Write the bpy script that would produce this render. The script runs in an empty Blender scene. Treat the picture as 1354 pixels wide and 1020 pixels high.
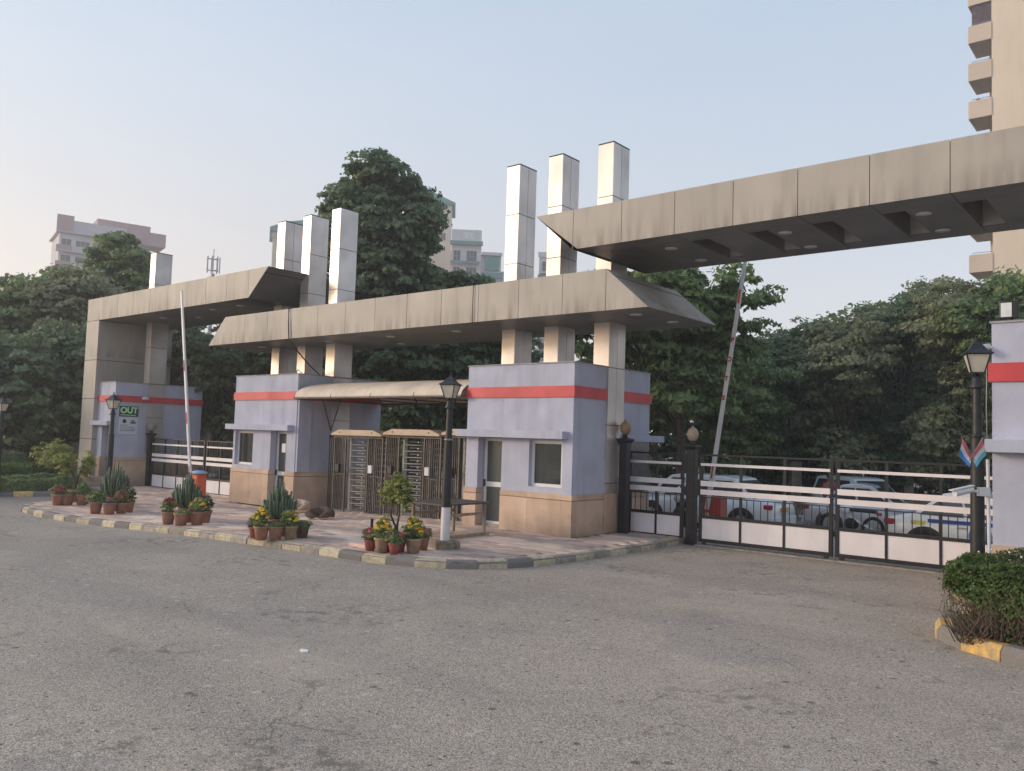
import bpy, bmesh, math, random
import numpy as np
from mathutils import Vector, Matrix, Euler
R = math.radians
rnd = random.Random(7)
rng = np.random.default_rng(11)
sc = bpy.context.scene
col = sc.collection

# ------------------------------------------------------------------ camera
cd = bpy.data.cameras.new('camera'); cam = bpy.data.objects.new('camera', cd); col.objects.link(cam)
cd.sensor_width = 36.0; cd.lens = 36.0 * 1093.0 / 1354.0; cd.clip_start = 0.1; cd.clip_end = 3000
rx_, up_, fw_ = Vector((0.76906, 0.63841, 0.031165)), Vector((0.016843, -0.068983, 0.997476)), Vector((-0.638949, 0.766598, 0.063805))
Mx = Matrix((rx_, up_, -fw_)).transposed().to_4x4()
Mx.translation = Vector((0, 0, 2.1)); cam.matrix_world = Mx
sc.camera = cam
# ------------------------------------------------------------------ world, sun, exposure
SUN = Vector((-0.80, -0.60, 0)).normalized(); SUN_EL = R(15)
w = bpy.data.worlds.new('World'); sc.world = w; w.use_nodes = True
nt = w.node_tree; N = nt.nodes; L = nt.links; N.clear()
out = N.new('ShaderNodeOutputWorld')
sky = N.new('ShaderNodeTexSky'); sky.sky_type = 'NISHITA'; sky.sun_disc = False
sky.sun_elevation = SUN_EL; sky.sun_rotation = math.atan2(SUN.x, SUN.y); sky.dust_density = 4.0; sky.air_density = 1.2
bg1 = N.new('ShaderNodeBackground'); bg1.inputs[1].default_value = 0.05; L.new(sky.outputs[0], bg1.inputs[0])
tc = N.new('ShaderNodeTexCoord'); sep = N.new('ShaderNodeSeparateXYZ'); L.new(tc.outputs['Generated'], sep.inputs[0])
dt = N.new('ShaderNodeVectorMath'); dt.operation = 'DOT_PRODUCT'; L.new(tc.outputs['Generated'], dt.inputs[0]); dt.inputs[1].default_value = (SUN.x, SUN.y, 0)
mr = N.new('ShaderNodeMapRange'); mr.interpolation_type = 'SMOOTHSTEP'; L.new(dt.outputs['Value'], mr.inputs[0])
mr.inputs[1].default_value = -0.55; mr.inputs[2].default_value = 0.75
def ramp(pts):
    r = N.new('ShaderNodeValToRGB'); e = r.color_ramp.elements
    while len(e) < len(pts): e.new(0.5)
    for k, (p, c) in enumerate(pts): e[k].position = p; e[k].color = (*c, 1)
    L.new(sep.outputs['Z'], r.inputs[0]); return r
far = ramp([(0.0, (.76, .74, .78)), (0.12, (.72, .73, .79)), (0.32, (.50, .57, .67)), (0.62, (.31, .42, .57)), (1.0, (.17, .30, .52))])
near = ramp([(0.0, (.84, .70, .63)), (0.15, (.80, .69, .64)), (0.34, (.54, .59, .66)), (0.62, (.33, .45, .61)), (1.0, (.19, .32, .53))])
mx = N.new('ShaderNodeMixRGB'); L.new(mr.outputs[0], mx.inputs[0]); L.new(far.outputs[0], mx.inputs[1]); L.new(near.outputs[0], mx.inputs[2])
mpw = N.new('ShaderNodeMapping'); mpw.inputs['Scale'].default_value = (1.2, 1.2, 5); L.new(tc.outputs['Generated'], mpw.inputs[0])
nw = N.new('ShaderNodeTexNoise'); nw.inputs['Scale'].default_value = 1.6; nw.inputs['Detail'].default_value = 5; L.new(mpw.outputs[0], nw.inputs['Vector'])
rw_ = N.new('ShaderNodeMapRange'); rw_.inputs[1].default_value = .3; rw_.inputs[2].default_value = .7; rw_.inputs[3].default_value = 0; rw_.inputs[4].default_value = .22; L.new(nw.outputs[0], rw_.inputs[0])
mw = N.new('ShaderNodeMixRGB'); mw.inputs[2].default_value = (.66, .66, .69, 1); L.new(rw_.outputs[0], mw.inputs[0]); L.new(mx.outputs[0], mw.inputs[1])
bg2 = N.new('ShaderNodeBackground'); L.new(mw.outputs[0], bg2.inputs[0]); bg2.inputs[1].default_value = 0.775
ad = N.new('ShaderNodeAddShader'); L.new(bg1.outputs[0], ad.inputs[0]); L.new(bg2.outputs[0], ad.inputs[1]); L.new(ad.outputs[0], out.inputs[0])
sl = bpy.data.lights.new('sun', 'SUN'); sl.energy = 1.15; sl.angle = R(11); sl.color = (1.0, .85, .71)
so = bpy.data.objects.new('sun', sl); col.objects.link(so)
sdir = Vector((SUN.x * math.cos(SUN_EL), SUN.y * math.cos(SUN_EL), math.sin(SUN_EL)))
so.rotation_euler = sdir.to_track_quat('Z', 'Y').to_euler(); so.location = sdir * 60
vs = sc.view_settings; vs.view_transform = 'Standard'; vs.look = 'None'; vs.gamma = 1; vs.exposure = 0.54; vs.use_curve_mapping = False
sc.cycles.max_bounces = 9; sc.cycles.diffuse_bounces = 6; sc.cycles.glossy_bounces = 3; sc.cycles.transparent_max_bounces = 12; sc.cycles.volume_bounces = 0

# ------------------------------------------------------------------ materials
MATS = {}
def mat(name, c, rough=.6, metal=0., var=.12, vscale=3., bump=0., bscale=60., streak=0., tint=None, spec=.5, coat=0., emit=None, stretch=1.0, fine=0.0):
    m = bpy.data.materials.new(name); m.use_nodes = True; t = m.node_tree; n = t.nodes; l = t.links
    b = n['Principled BSDF']; b.inputs['Roughness'].default_value = rough; b.inputs['Metallic'].default_value = metal
    b.inputs['Specular IOR Level'].default_value = spec
    if coat: b.inputs['Coat Weight'].default_value = coat
    g = n.new('ShaderNodeNewGeometry'); mp = n.new('ShaderNodeMapping'); l.new(g.outputs['Position'], mp.inputs[0]); mp.inputs['Scale'].default_value = (1, 1, stretch)
    nz = n.new('ShaderNodeTexNoise'); nz.inputs['Scale'].default_value = vscale; nz.inputs['Detail'].default_value = 6; l.new(mp.outputs[0], nz.inputs['Vector'])
    mix = n.new('ShaderNodeMixRGB'); c2 = tint or tuple(x * (1 - 2 * var) for x in c); c1 = tuple(min(1, x * (1 + var)) for x in c)
    mix.inputs[1].default_value = (*c1, 1); mix.inputs[2].default_value = (*c2, 1)
    r = n.new('ShaderNodeMapRange'); r.inputs[1].default_value = .3; r.inputs[2].default_value = .7; l.new(nz.outputs[0], r.inputs[0]); l.new(r.outputs[0], mix.inputs[0])
    last = mix.outputs[0]
    if fine:
        nf = n.new('ShaderNodeTexNoise'); nf.inputs['Scale'].default_value = 45; nf.inputs['Detail'].default_value = 4; l.new(g.outputs['Position'], nf.inputs['Vector'])
        rf = n.new('ShaderNodeMapRange'); rf.inputs[1].default_value = .25; rf.inputs[2].default_value = .75; rf.inputs[3].default_value = 1 - fine; rf.inputs[4].default_value = 1 + fine; l.new(nf.outputs[0], rf.inputs[0])
        mf = n.new('ShaderNodeVectorMath'); mf.operation = 'SCALE'; l.new(last, mf.inputs[0]); l.new(rf.outputs[0], mf.inputs['Scale']); last = mf.outputs[0]
    if name in ('beam_panel', 'steel_panel', 'paver_pink', 'paver_grey', 'paver_pale', 'sand_stone', 'kerb_yellow_pale', 'kerb_black', 'kerb_grey', 'kerb_yellow', 'terracotta', 'soffit_panel'):
        oi = n.new('ShaderNodeObjectInfo'); ro = n.new('ShaderNodeMapRange'); k_ = .05 if 'panel' in name else .13; ro.inputs[3].default_value = 1 - k_; ro.inputs[4].default_value = 1 + k_; l.new(oi.outputs['Random'], ro.inputs[0])
        mo = n.new('ShaderNodeVectorMath'); mo.operation = 'SCALE'; l.new(last, mo.inputs[0]); l.new(ro.outputs[0], mo.inputs['Scale']); last = mo.outputs[0]
    if streak:
        m2 = n.new('ShaderNodeMapping'); l.new(g.outputs['Position'], m2.inputs[0]); m2.inputs['Scale'].default_value = (3.2, 3.2, .35)
        n2 = n.new('ShaderNodeTexNoise'); n2.inputs['Scale'].default_value = 1.3; n2.inputs['Detail'].default_value = 5; l.new(m2.outputs[0], n2.inputs['Vector'])
        r2 = n.new('ShaderNodeMapRange'); r2.inputs[1].default_value = .50; r2.inputs[2].default_value = .78; r2.inputs[4].default_value = streak; l.new(n2.outputs[0], r2.inputs[0])
        x2 = n.new('ShaderNodeMixRGB'); x2.inputs[2].default_value = (c[0] * .35, c[1] * .31, c[2] * .27, 1); l.new(last, x2.inputs[1]); l.new(r2.outputs[0], x2.inputs[0]); last = x2.outputs[0]
    if name == 'beam_panel':   # grime gathered along the lower edge of the fascia panels and washed down in runs
        sz_ = n.new('ShaderNodeSeparateXYZ'); l.new(g.outputs['Position'], sz_.inputs[0]); m3 = n.new('ShaderNodeMapping'); m3.inputs['Scale'].default_value = (5, 5, .3); l.new(g.outputs['Position'], m3.inputs[0])
        n3 = n.new('ShaderNodeTexNoise'); n3.inputs['Scale'].default_value = 1.1; n3.inputs['Detail'].default_value = 7; l.new(m3.outputs[0], n3.inputs['Vector'])
        rn3 = n.new('ShaderNodeMapRange'); rn3.inputs[1].default_value = .42; rn3.inputs[2].default_value = .72; l.new(n3.outputs[0], rn3.inputs[0]); tot = None
        for zb_ in (4.69, 6.03):
            a1 = n.new('ShaderNodeMapRange'); a1.inputs[1].default_value = zb_ + .42; a1.inputs[2].default_value = zb_; a1.inputs[4].default_value = .75; l.new(sz_.outputs['Z'], a1.inputs[0])
            a2 = n.new('ShaderNodeMath'); a2.operation = 'GREATER_THAN'; a2.inputs[1].default_value = zb_ - .01; l.new(sz_.outputs['Z'], a2.inputs[0])
            a3 = n.new('ShaderNodeMath'); a3.operation = 'MULTIPLY'; l.new(a1.outputs[0], a3.inputs[0]); l.new(a2.outputs[0], a3.inputs[1])
            if tot is None: tot = a3.outputs[0]
            else: a4 = n.new('ShaderNodeMath'); a4.operation = 'MAXIMUM'; l.new(tot, a4.inputs[0]); l.new(a3.outputs[0], a4.inputs[1]); tot = a4.outputs[0]
        a5 = n.new('ShaderNodeMath'); a5.operation = 'MULTIPLY'; l.new(tot, a5.inputs[0]); l.new(rn3.outputs[0], a5.inputs[1])
        x3 = n.new('ShaderNodeMixRGB'); x3.inputs[2].default_value = (.15, .115, .085, 1); l.new(last, x3.inputs[1]); l.new(a5.outputs[0], x3.inputs[0]); last = x3.outputs[0]
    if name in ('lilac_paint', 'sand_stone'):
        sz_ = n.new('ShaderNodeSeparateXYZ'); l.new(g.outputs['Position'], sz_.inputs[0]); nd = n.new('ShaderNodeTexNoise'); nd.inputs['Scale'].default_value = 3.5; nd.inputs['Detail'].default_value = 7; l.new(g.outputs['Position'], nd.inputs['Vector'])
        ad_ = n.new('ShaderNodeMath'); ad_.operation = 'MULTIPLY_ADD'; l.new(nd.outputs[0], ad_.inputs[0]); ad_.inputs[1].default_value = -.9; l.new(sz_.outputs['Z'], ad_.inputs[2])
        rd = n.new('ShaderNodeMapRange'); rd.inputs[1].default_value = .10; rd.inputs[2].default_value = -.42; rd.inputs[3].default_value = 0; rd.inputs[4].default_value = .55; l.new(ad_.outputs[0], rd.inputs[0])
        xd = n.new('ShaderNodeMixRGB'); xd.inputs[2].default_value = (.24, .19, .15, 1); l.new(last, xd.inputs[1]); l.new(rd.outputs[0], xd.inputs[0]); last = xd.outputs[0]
        np_ = n.new('ShaderNodeTexNoise'); np_.inputs['Scale'].default_value = .9; np_.inputs['Detail'].default_value = 8; l.new(g.outputs['Position'], np_.inputs['Vector'])
        rp = n.new('ShaderNodeMapRange'); rp.inputs[1].default_value = .52; rp.inputs[2].default_value = .70; rp.inputs[4].default_value = .22; l.new(np_.outputs[0], rp.inputs[0])
        xp = n.new('ShaderNodeMixRGB'); xp.inputs[2].default_value = (c[0] * .78, c[1] * .76, c[2] * .74, 1); l.new(last, xp.inputs[1]); l.new(rp.outputs[0], xp.inputs[0]); last = xp.outputs[0]
    l.new(last, b.inputs['Base Color'])
    rr = n.new('ShaderNodeMapRange'); rr.inputs[3].default_value = max(.03, rough - .08); rr.inputs[4].default_value = min(1, rough + .1); l.new(nz.outputs[0], rr.inputs[0]); l.new(rr.outputs[0], b.inputs['Roughness'])
    if bump:
        nb = n.new('ShaderNodeTexNoise'); nb.inputs['Scale'].default_value = bscale; nb.inputs['Detail'].default_value = 3; l.new(g.outputs['Position'], nb.inputs['Vector'])
        bp = n.new('ShaderNodeBump'); bp.inputs['Strength'].default_value = bump; bp.inputs['Distance'].default_value = .01; l.new(nb.outputs[0], bp.inputs['Height']); l.new(bp.outputs[0], b.inputs['Normal'])
    if emit: b.inputs['Emission Color'].default_value = (*emit, 1); b.inputs['Emission Strength'].default_value = 1
    MATS[name] = m; return m
M = MATS
mat('beam_panel', (.43, .395, .350), .58, .06, .06, .8, streak=.30, fine=.02, spec=.35)
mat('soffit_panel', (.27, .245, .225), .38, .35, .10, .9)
mat('steel_panel', (.62, .565, .54), .40, .62, .12, .9, bump=.05, bscale=2.5, streak=.12)
mat('recess_lit', (.62, .61, .58), .6)  # coffer back wall: light thrown up from the ground put into the colour
mat('joint_dark', (.045, .04, .038), .8)
mat('lilac_paint', (.475, .49, .60), .85, 0, .07, 1.6, bump=.35, bscale=70, streak=.26, fine=.03)
mat('lilac_reveal', (.36, .36, .45), .85, 0, .06, 2, bump=.3)
mat('red_paint', (.60, .065, .075), .5, 0, .08, 2.5, streak=.10)
mat('sand_stone', (.58, .42, .31), .75, 0, .08, 2.2, bump=.2, bscale=90, streak=.22, fine=.04)
mat('coping', (.33, .32, .33), .8, 0, .15, 4)
mat('white_frame', (.70, .70, .69), .4, 0, .04, 3)
mat('white_paint', (.70, .68, .70), .45, 0, .05, 1.5, streak=.18)
mat('gate_white', (.80, .755, .775), .42, 0, .05, 1.5, streak=.14)
mat('black_iron', (.018, .018, .022), .42, .2, .2, 9)
mat('lamp_black', (.020, .021, .024), .45, .1, .2, 9, bump=.15, bscale=30)
mat('turnstile_metal', (.100, .084, .070), .55, .15, .15, 4, fine=.05)
mat('turnstile_rotor', (.62, .60, .56), .4, .35, .1, 4)
mat('cream_paint', (.55, .42, .31), .6, 0, .06, 3)
mat('awning_fabric', (.70, .59, .48), .8, 0, .10, 1.2, streak=.2)
mat('concrete', (.36, .33, .30), .9, 0, .2, 5, bump=.4, fine=.1)
mat('plinth_stone', (.27, .22, .16), .9, 0, .25, 14, bump=.6, fine=.15)
mat('wood_dark', (.09, .07, .06), .6, 0, .2, 8)
mat('wood_pale', (.33, .27, .20), .7, 0, .2, 8, stretch=.3)
mat('terracotta', (.34, .155, .10), .85, 0, .2, 9, bump=.3, fine=.12, tint=(.22, .13, .10))
mat('terracotta_red', (.36, .11, .085), .85, 0, .16, 9, bump=.3, fine=.1)
mat('terracotta_tan', (.36, .25, .17), .9, 0, .2, 9, bump=.3, fine=.12)
mat('terracotta_mossy', (.16, .12, .085), .9, 0, .3, 12, bump=.3, fine=.15)
mat('soil', (.06, .045, .035), .95, 0, .3, 20, bump=.5)
mat('bark', (.085, .065, .05), .95, 0, .25, 8, bump=.8, bscale=25)
mat('twig', (.17, .12, .09), .95, 0, .25, 20)
mat('orange_box', (.60, .12, .045), .5, 0, .08, 3)
mat('red_box', (.42, .05, .035), .5, 0, .12, 3)
mat('pale_blue', (.35, .52, .75), .5)
mat('tyre', (.02, .02, .021), .85)
mat('rim', (.45, .46, .48), .35, .7)
mat('car_glass', (.05, .058, .065), .08, 0, .05, spec=.8)
mat('tail_red', (.45, .02, .03), .25)
mat('head_clear', (.7, .72, .75), .15)
mat('plate_white', (.75, .75, .75), .5); mat('plate_orange', (.75, .36, .08), .5)
mat('sign_green_dark', (.015, .05, .035), .5); mat('sign_green_pale', (.50, .85, .45), .5)
mat('poster', (.62, .64, .72), .5, 0, .04); mat('print_grey', (.14, .15, .18), .6)
mat('sign_red', (.60, .03, .04), .5)
mat('kerb_yellow', (.68, .42, .10), .85, 0, .15, 12, bump=.5, fine=.12, tint=(.38, .29, .19))
mat('kerb_yellow_pale', (.54, .47, .32), .88, 0, .15, 10, bump=.5, fine=.12, tint=(.36, .31, .24))
mat('kerb_black', (.165, .158, .155), .88, 0, .2, 12, bump=.5, fine=.12, tint=(.19, .17, .15))
mat('kerb_grey', (.36, .32, .27), .9, 0, .2, 8, bump=.5, fine=.12)
mat('cloth_red', (.55, .03, .10), .8); mat('cloth_dark', (.03, .03, .04), .85); mat('skin', (.28, .15, .10), .6); mat('hair', (.01, .01, .01), .6)
mat('flag_pink', (.68, .16, .22), .8); mat('flag_white', (.72, .72, .75), .8); mat('flag_blue', (.05, .25, .65), .8); mat('flag_cyan', (.12, .50, .62), .8)
mat('dog_tan', (.33, .20, .12), .95, 0, .2, 12, bump=.6, bscale=120, tint=(.55, .46, .38)); mat('dog_dark', (.055, .04, .033), .95, 0, .3, 14, bump=.6, bscale=120, tint=(.16, .10, .07))
mat('yellow_flower', (.85, .52, .03), .7); mat('pink_flower', (.75, .06, .16), .7); mat('red_flower', (.40, .03, .04), .7); mat('purple_flower', (.28, .08, .24), .7); mat('maroon_flower', (.10, .02, .03), .8); mat('peach_flower', (.65, .36, .25), .8)
mat('bld_mauve', (.58, .54, .58), .85, 0, .05, .3); mat('bld_brown', (.46, .33, .33), .85, 0, .05, .3)
mat('bld_white', (.66, .65, .66), .85, 0, .05, .3, streak=.12); mat('bld_green', (.15, .33, .30), .7, 0, .1, .5); mat('bld_cream', (.76, .655, .52), .85, 0, .04, .2, streak=.1)
mat('bld_tan', (.66, .55, .45), .85, 0, .05, .3); mat('bld_glass', (.07, .085, .10), .2, 0, .2, .6); mat('bld_soffit', (.34, .31, .28), .9)
mat('bld_stain', (.40, .37, .34), .85, 0, .2, .4); mat('screen_mesh', (.12, .09, .10), .9, 0, .2, 3)
mat('cable_black', (.03, .028, .025), .7); mat('cable_grey', (.35, .34, .32), .7)
mat('pvc_white', (.68, .68, .70), .4); mat('antenna', (.30, .32, .38), .5, .2)
mat('paper', (.8, .8, .8), .8); mat('litter_brown', (.10, .07, .05), .9)
mat('corten', (.17, .045, .045), .7); mat('stone_wall', (.36, .34, .31), .9, 0, .25, 4, bump=.5)
mat('fence_concrete', (.42, .37, .30), .9, 0, .2, 2, streak=.3)
mat('silver_paint', (.56, .57, .60), .3, .1, .03, coat=.5); mat('car_white', (.80, .82, .84), .3, 0, .02, coat=.6); mat('car_dark', (.12, .12, .13), .3, .2, .03, coat=.6)
mat('car_blue', (.03, .07, .35), .35, 0, .02, coat=.5); mat('decal_blue', (.04, .30, .75), .4); mat('decal_yellow', (.75, .70, .10), .4); mat('car_skyblue', (.42, .62, .72), .35, 0, .02, coat=.4)
def glass(name, tint, tr, rough=.03):
    m = bpy.data.materials.new(name); m.use_nodes = True; t = m.node_tree; n = t.nodes; l = t.links; n.remove(n['Principled BSDF'])
    o = n['Material Output']; a = n.new('ShaderNodeBsdfTransparent'); a.inputs[0].default_value = (*tint, 1)
    d = n.new('ShaderNodeBsdfDiffuse'); d.inputs[0].default_value = (.10, .11, .11, 1)
    g = n.new('ShaderNodeBsdfGlossy'); g.inputs['Roughness'].default_value = rough
    f = n.new('ShaderNodeFresnel'); f.inputs[0].default_value = 1.55
    x0 = n.new('ShaderNodeMixShader'); x0.inputs[0].default_value = tr; l.new(d.outputs[0], x0.inputs[1]); l.new(a.outputs[0], x0.inputs[2])
    x = n.new('ShaderNodeMixShader'); l.new(f.outputs[0], x.inputs[0]); l.new(x0.outputs[0], x.inputs[1]); l.new(g.outputs[0], x.inputs[2]); l.new(x.outputs[0], o.inputs[0]); M[name] = m
glass('window_glass', (.75, .80, .78), .62); glass('frosted_glass', (.5, .52, .5), .18, .2); glass('lamp_glass', (.85, .8, .7), .35, .15)
mat('lamp_opal', (.56, .52, .43), .35, 0, .08, 6)
def lampshade(name, c):
    m = mat(name, c, .35, 0, .1, 12); b = m.node_tree.nodes['Principled BSDF']; b.inputs['Transmission Weight'].default_value = .35; return m
lampshade('globe_cream', (.62, .50, .36)); lampshade('globe_amber', (.42, .28, .14)); lampshade('globe_grey', (.42, .42, .36))
def leafmat(name, c1, c2, rough=.5, trans=.46):
    m = bpy.data.materials.new(name); m.use_nodes = True; t = m.node_tree; n = t.nodes; l = t.links; b = n['Principled BSDF']
    a = n.new('ShaderNodeAttribute'); a.attribute_name = 'tone'; mix = n.new('ShaderNodeMixRGB'); mix.inputs[1].default_value = (*c1, 1); mix.inputs[2].default_value = (*c2, 1)
    l.new(a.outputs['Fac'], mix.inputs[0]); l.new(mix.outputs[0], b.inputs['Base Color']); b.inputs['Roughness'].default_value = rough
    tr = n.new('ShaderNodeBsdfTranslucent'); l.new(mix.outputs[0], tr.inputs[0]); x = n.new('ShaderNodeMixShader'); x.inputs[0].default_value = trans
    l.new(b.outputs[0], x.inputs[1]); l.new(tr.outputs[0], x.inputs[2]); l.new(x.outputs[0], n['Material Output'].inputs[0]); M[name] = m
leafmat('leaf_dark', (.075, .130, .064), (.250, .320, .165)); leafmat('leaf_mid', (.110, .185, .068), (.320, .400, .160)); leafmat('leaf_olive', (.165, .190, .100), (.410, .420, .240))
leafmat('leaf_bright', (.07, .13, .03), (.17, .27, .06)); leafmat('leaf_yellow', (.20, .24, .05), (.44, .46, .14)); leafmat('leaf_hedge', (.04, .085, .025), (.16, .23, .06)); leafmat('cactus_green', (.06, .105, .06), (.14, .19, .115), .5, 0.)
leafmat('leaf_silver', (.12, .15, .12), (.26, .29, .24)); leafmat('leaf_brown', (.10, .07, .045), (.19, .14, .09))

def asphalt():
    m = bpy.data.materials.new('asphalt'); m.use_nodes = True; t = m.node_tree; n = t.nodes; l = t.links; b = n['Principled BSDF']; b.inputs['Roughness'].default_value = .85
    b.inputs['Specular IOR Level'].default_value = .3
    g = n.new('ShaderNodeNewGeometry')
    def noise(s, d=4, r=.55):
        x = n.new('ShaderNodeTexNoise'); x.inputs['Scale'].default_value = s; x.inputs['Detail'].default_value = d; x.inputs['Roughness'].default_value = r; l.new(g.outputs['Position'], x.inputs['Vector']); return x.outputs[0]
    def rng_(v, a, b_, c, d):
        x = n.new('ShaderNodeMapRange'); x.inputs[1].default_value = a; x.inputs[2].default_value = b_; x.inputs[3].default_value = c; x.inputs[4].default_value = d; l.new(v, x.inputs[0]); return x.outputs[0]
    def mixc(f, a, c):
        x = n.new('ShaderNodeMixRGB')
        for k, v in ((0, f), (1, a), (2, c)):
            if isinstance(v, tuple): x.inputs[k].default_value = (*v, 1)
            else: l.new(v, x.inputs[k])
        return x.outputs[0]
    sx = n.new('ShaderNodeSeparateXYZ'); l.new(g.outputs['Position'], sx.inputs[0])
    def mth(op, a, c):
        x = n.new('ShaderNodeMath'); x.operation = op
        for k, v in ((0, a), (1, c)):
            if isinstance(v, (int, float)): x.inputs[k].default_value = v
            else: l.new(v, x.inputs[k])
        return x.outputs[0]
    base = mixc(rng_(noise(.16, 3), .38, .62, 0, 1), (.385, .335, .282), (.475, .405, .332))
    # dusty forecourt towards the gate, greyer carriageway towards the left
    dx = rng_(mth('ADD', sx.outputs[0], mth('MULTIPLY', noise(.35, 4), 6.)), -11., 1., 0, 1); base = mixc(mth('MULTIPLY', dx, .55), base, (.55, .445, .345))
    dy = rng_(mth('ADD', sx.outputs[1], mth('MULTIPLY', noise(.5, 4), 4.)), 8.5, 16., 0, .5); base = mixc(dy, base, (.50, .41, .325))
    # wheel tracks running along the carriageway
    mp = n.new('ShaderNodeMapping'); mp.inputs['Scale'].default_value = (.10, .75, 1); mp.inputs['Rotation'].default_value = (0, 0, .22); l.new(g.outputs['Position'], mp.inputs[0])
    nt_ = n.new('ShaderNodeTexNoise'); nt_.inputs['Scale'].default_value = 1.; nt_.inputs['Detail'].default_value = 4; l.new(mp.outputs[0], nt_.inputs['Vector'])
    base = mixc(rng_(nt_.outputs[0], .50, .66, 0, .40), base, (.27, .240, .215)); base = mixc(rng_(nt_.outputs[0], .46, .32, 0, .35), base, (.56, .475, .395))
    base = mixc(rng_(noise(.9, 5), .50, .74, 0, .45), base, (.31, .272, .236))
    base = mixc(rng_(noise(.30, 2), .60, .612, 0, .45), base, (.36, .318, .28))
    v = n.new('ShaderNodeTexVoronoi'); v.inputs['Scale'].default_value = 88; l.new(g.outputs['Position'], v.inputs['Vector'])
    sp = n.new('ShaderNodeSeparateColor'); l.new(v.outputs['Color'], sp.inputs[0])
    sc_ = n.new('ShaderNodeVectorMath'); sc_.operation = 'SCALE'; l.new(base, sc_.inputs[0]); l.new(rng_(sp.outputs[0], 0, 1, .62, 1.36), sc_.inputs['Scale'])
    c = mixc(rng_(v.outputs['Distance'], .50, .80, 0, .40), sc_.outputs[0], (.085, .076, .07))
    for scl, th, amt in ((17, .90, .80), (34, .86, .75), (7, .955, .65)):
        v2 = n.new('ShaderNodeTexVoronoi'); v2.inputs['Scale'].default_value = scl; l.new(g.outputs['Position'], v2.inputs['Vector'])
        s2 = n.new('ShaderNodeSeparateColor'); l.new(v2.outputs['Color'], s2.inputs[0])
        c = mixc(mth('MULTIPLY', rng_(s2.outputs[1], th, th + .02, 0, amt), rng_(v2.outputs['Distance'], .20, .30, 1, 0)), c, (.060, .052, .048))
        c = mixc(mth('MULTIPLY', rng_(s2.outputs[2], .95, .97, 0, .5), rng_(v2.outputs['Distance'], .20, .30, 1, 0)), c, (.62, .58, .53))
    # ravelled dark patches, thin cracks, smoother repair patches
    c = mixc(mth('MULTIPLY', rng_(noise(.55, 3), .55, .64, 0, 1), rng_(noise(5, 8, .7), .51, .58, 0, .75)), c, (.165, .142, .122))
    wv = n.new('ShaderNodeTexNoise'); wv.inputs['Scale'].default_value = 1.4; wv.inputs['Detail'].default_value = 6; l.new(g.outputs['Position'], wv.inputs['Vector'])
    dvv = n.new('ShaderNodeVectorMath'); dvv.operation = 'SCALE'; l.new(wv.outputs['Color'], dvv.inputs[0]); dvv.inputs['Scale'].default_value = 1.1
    av = n.new('ShaderNodeVectorMath'); av.operation = 'ADD'; l.new(g.outputs['Position'], av.inputs[0]); l.new(dvv.outputs[0], av.inputs[1])
    ck = n.new('ShaderNodeTexVoronoi'); ck.feature = 'DISTANCE_TO_EDGE'; ck.inputs['Scale'].default_value = .55; l.new(av.outputs[0], ck.inputs['Vector'])
    c = mixc(mth('MULTIPLY', rng_(ck.outputs['Distance'], .003, .010, 1, 0), rng_(noise(.45, 2), .52, .62, 0, .55)), c, (.13, .112, .096))
    c = mixc(mth('MULTIPLY', rng_(noise(.35, 4), .54, .70, 0, .6), rng_(noise(2.5, 6), .4, .7, .2, 1)), c, (.58, .48, .38))
    l.new(c, b.inputs['Base Color'])
    bp = n.new('ShaderNodeBump'); bp.inputs['Strength'].default_value = .55; bp.inputs['Distance'].default_value = .008
    ah = n.new('ShaderNodeMath'); ah.operation = 'SUBTRACT'; l.new(sp.outputs[1], ah.inputs[0]); l.new(v.outputs['Distance'], ah.inputs[1]); l.new(ah.outputs[0], bp.inputs['Height']); l.new(bp.outputs[0], b.inputs['Normal'])
    M['asphalt'] = m
asphalt()
mat('earth', (.20, .16, .12), .95, 0, .2, 1.5, bump=.5, fine=.15)
mat('grass_ground', (.07, .085, .04), .95, 0, .3, 3, bump=.5, fine=.2)
mat('paving_bed', (.30, .25, .22), .9, 0, .2, 5, bump=.3)
def paver_mat(name, c):
    mat(name, c, .85, 0, .14, 1.1, bump=.25, bscale=80, fine=.10, tint=tuple(x * .72 for x in c))
paver_mat('paver_pink', (.60, .425, .345)); paver_mat('paver_grey', (.44, .345, .295)); paver_mat('paver_pale', (.72, .555, .45))

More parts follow.
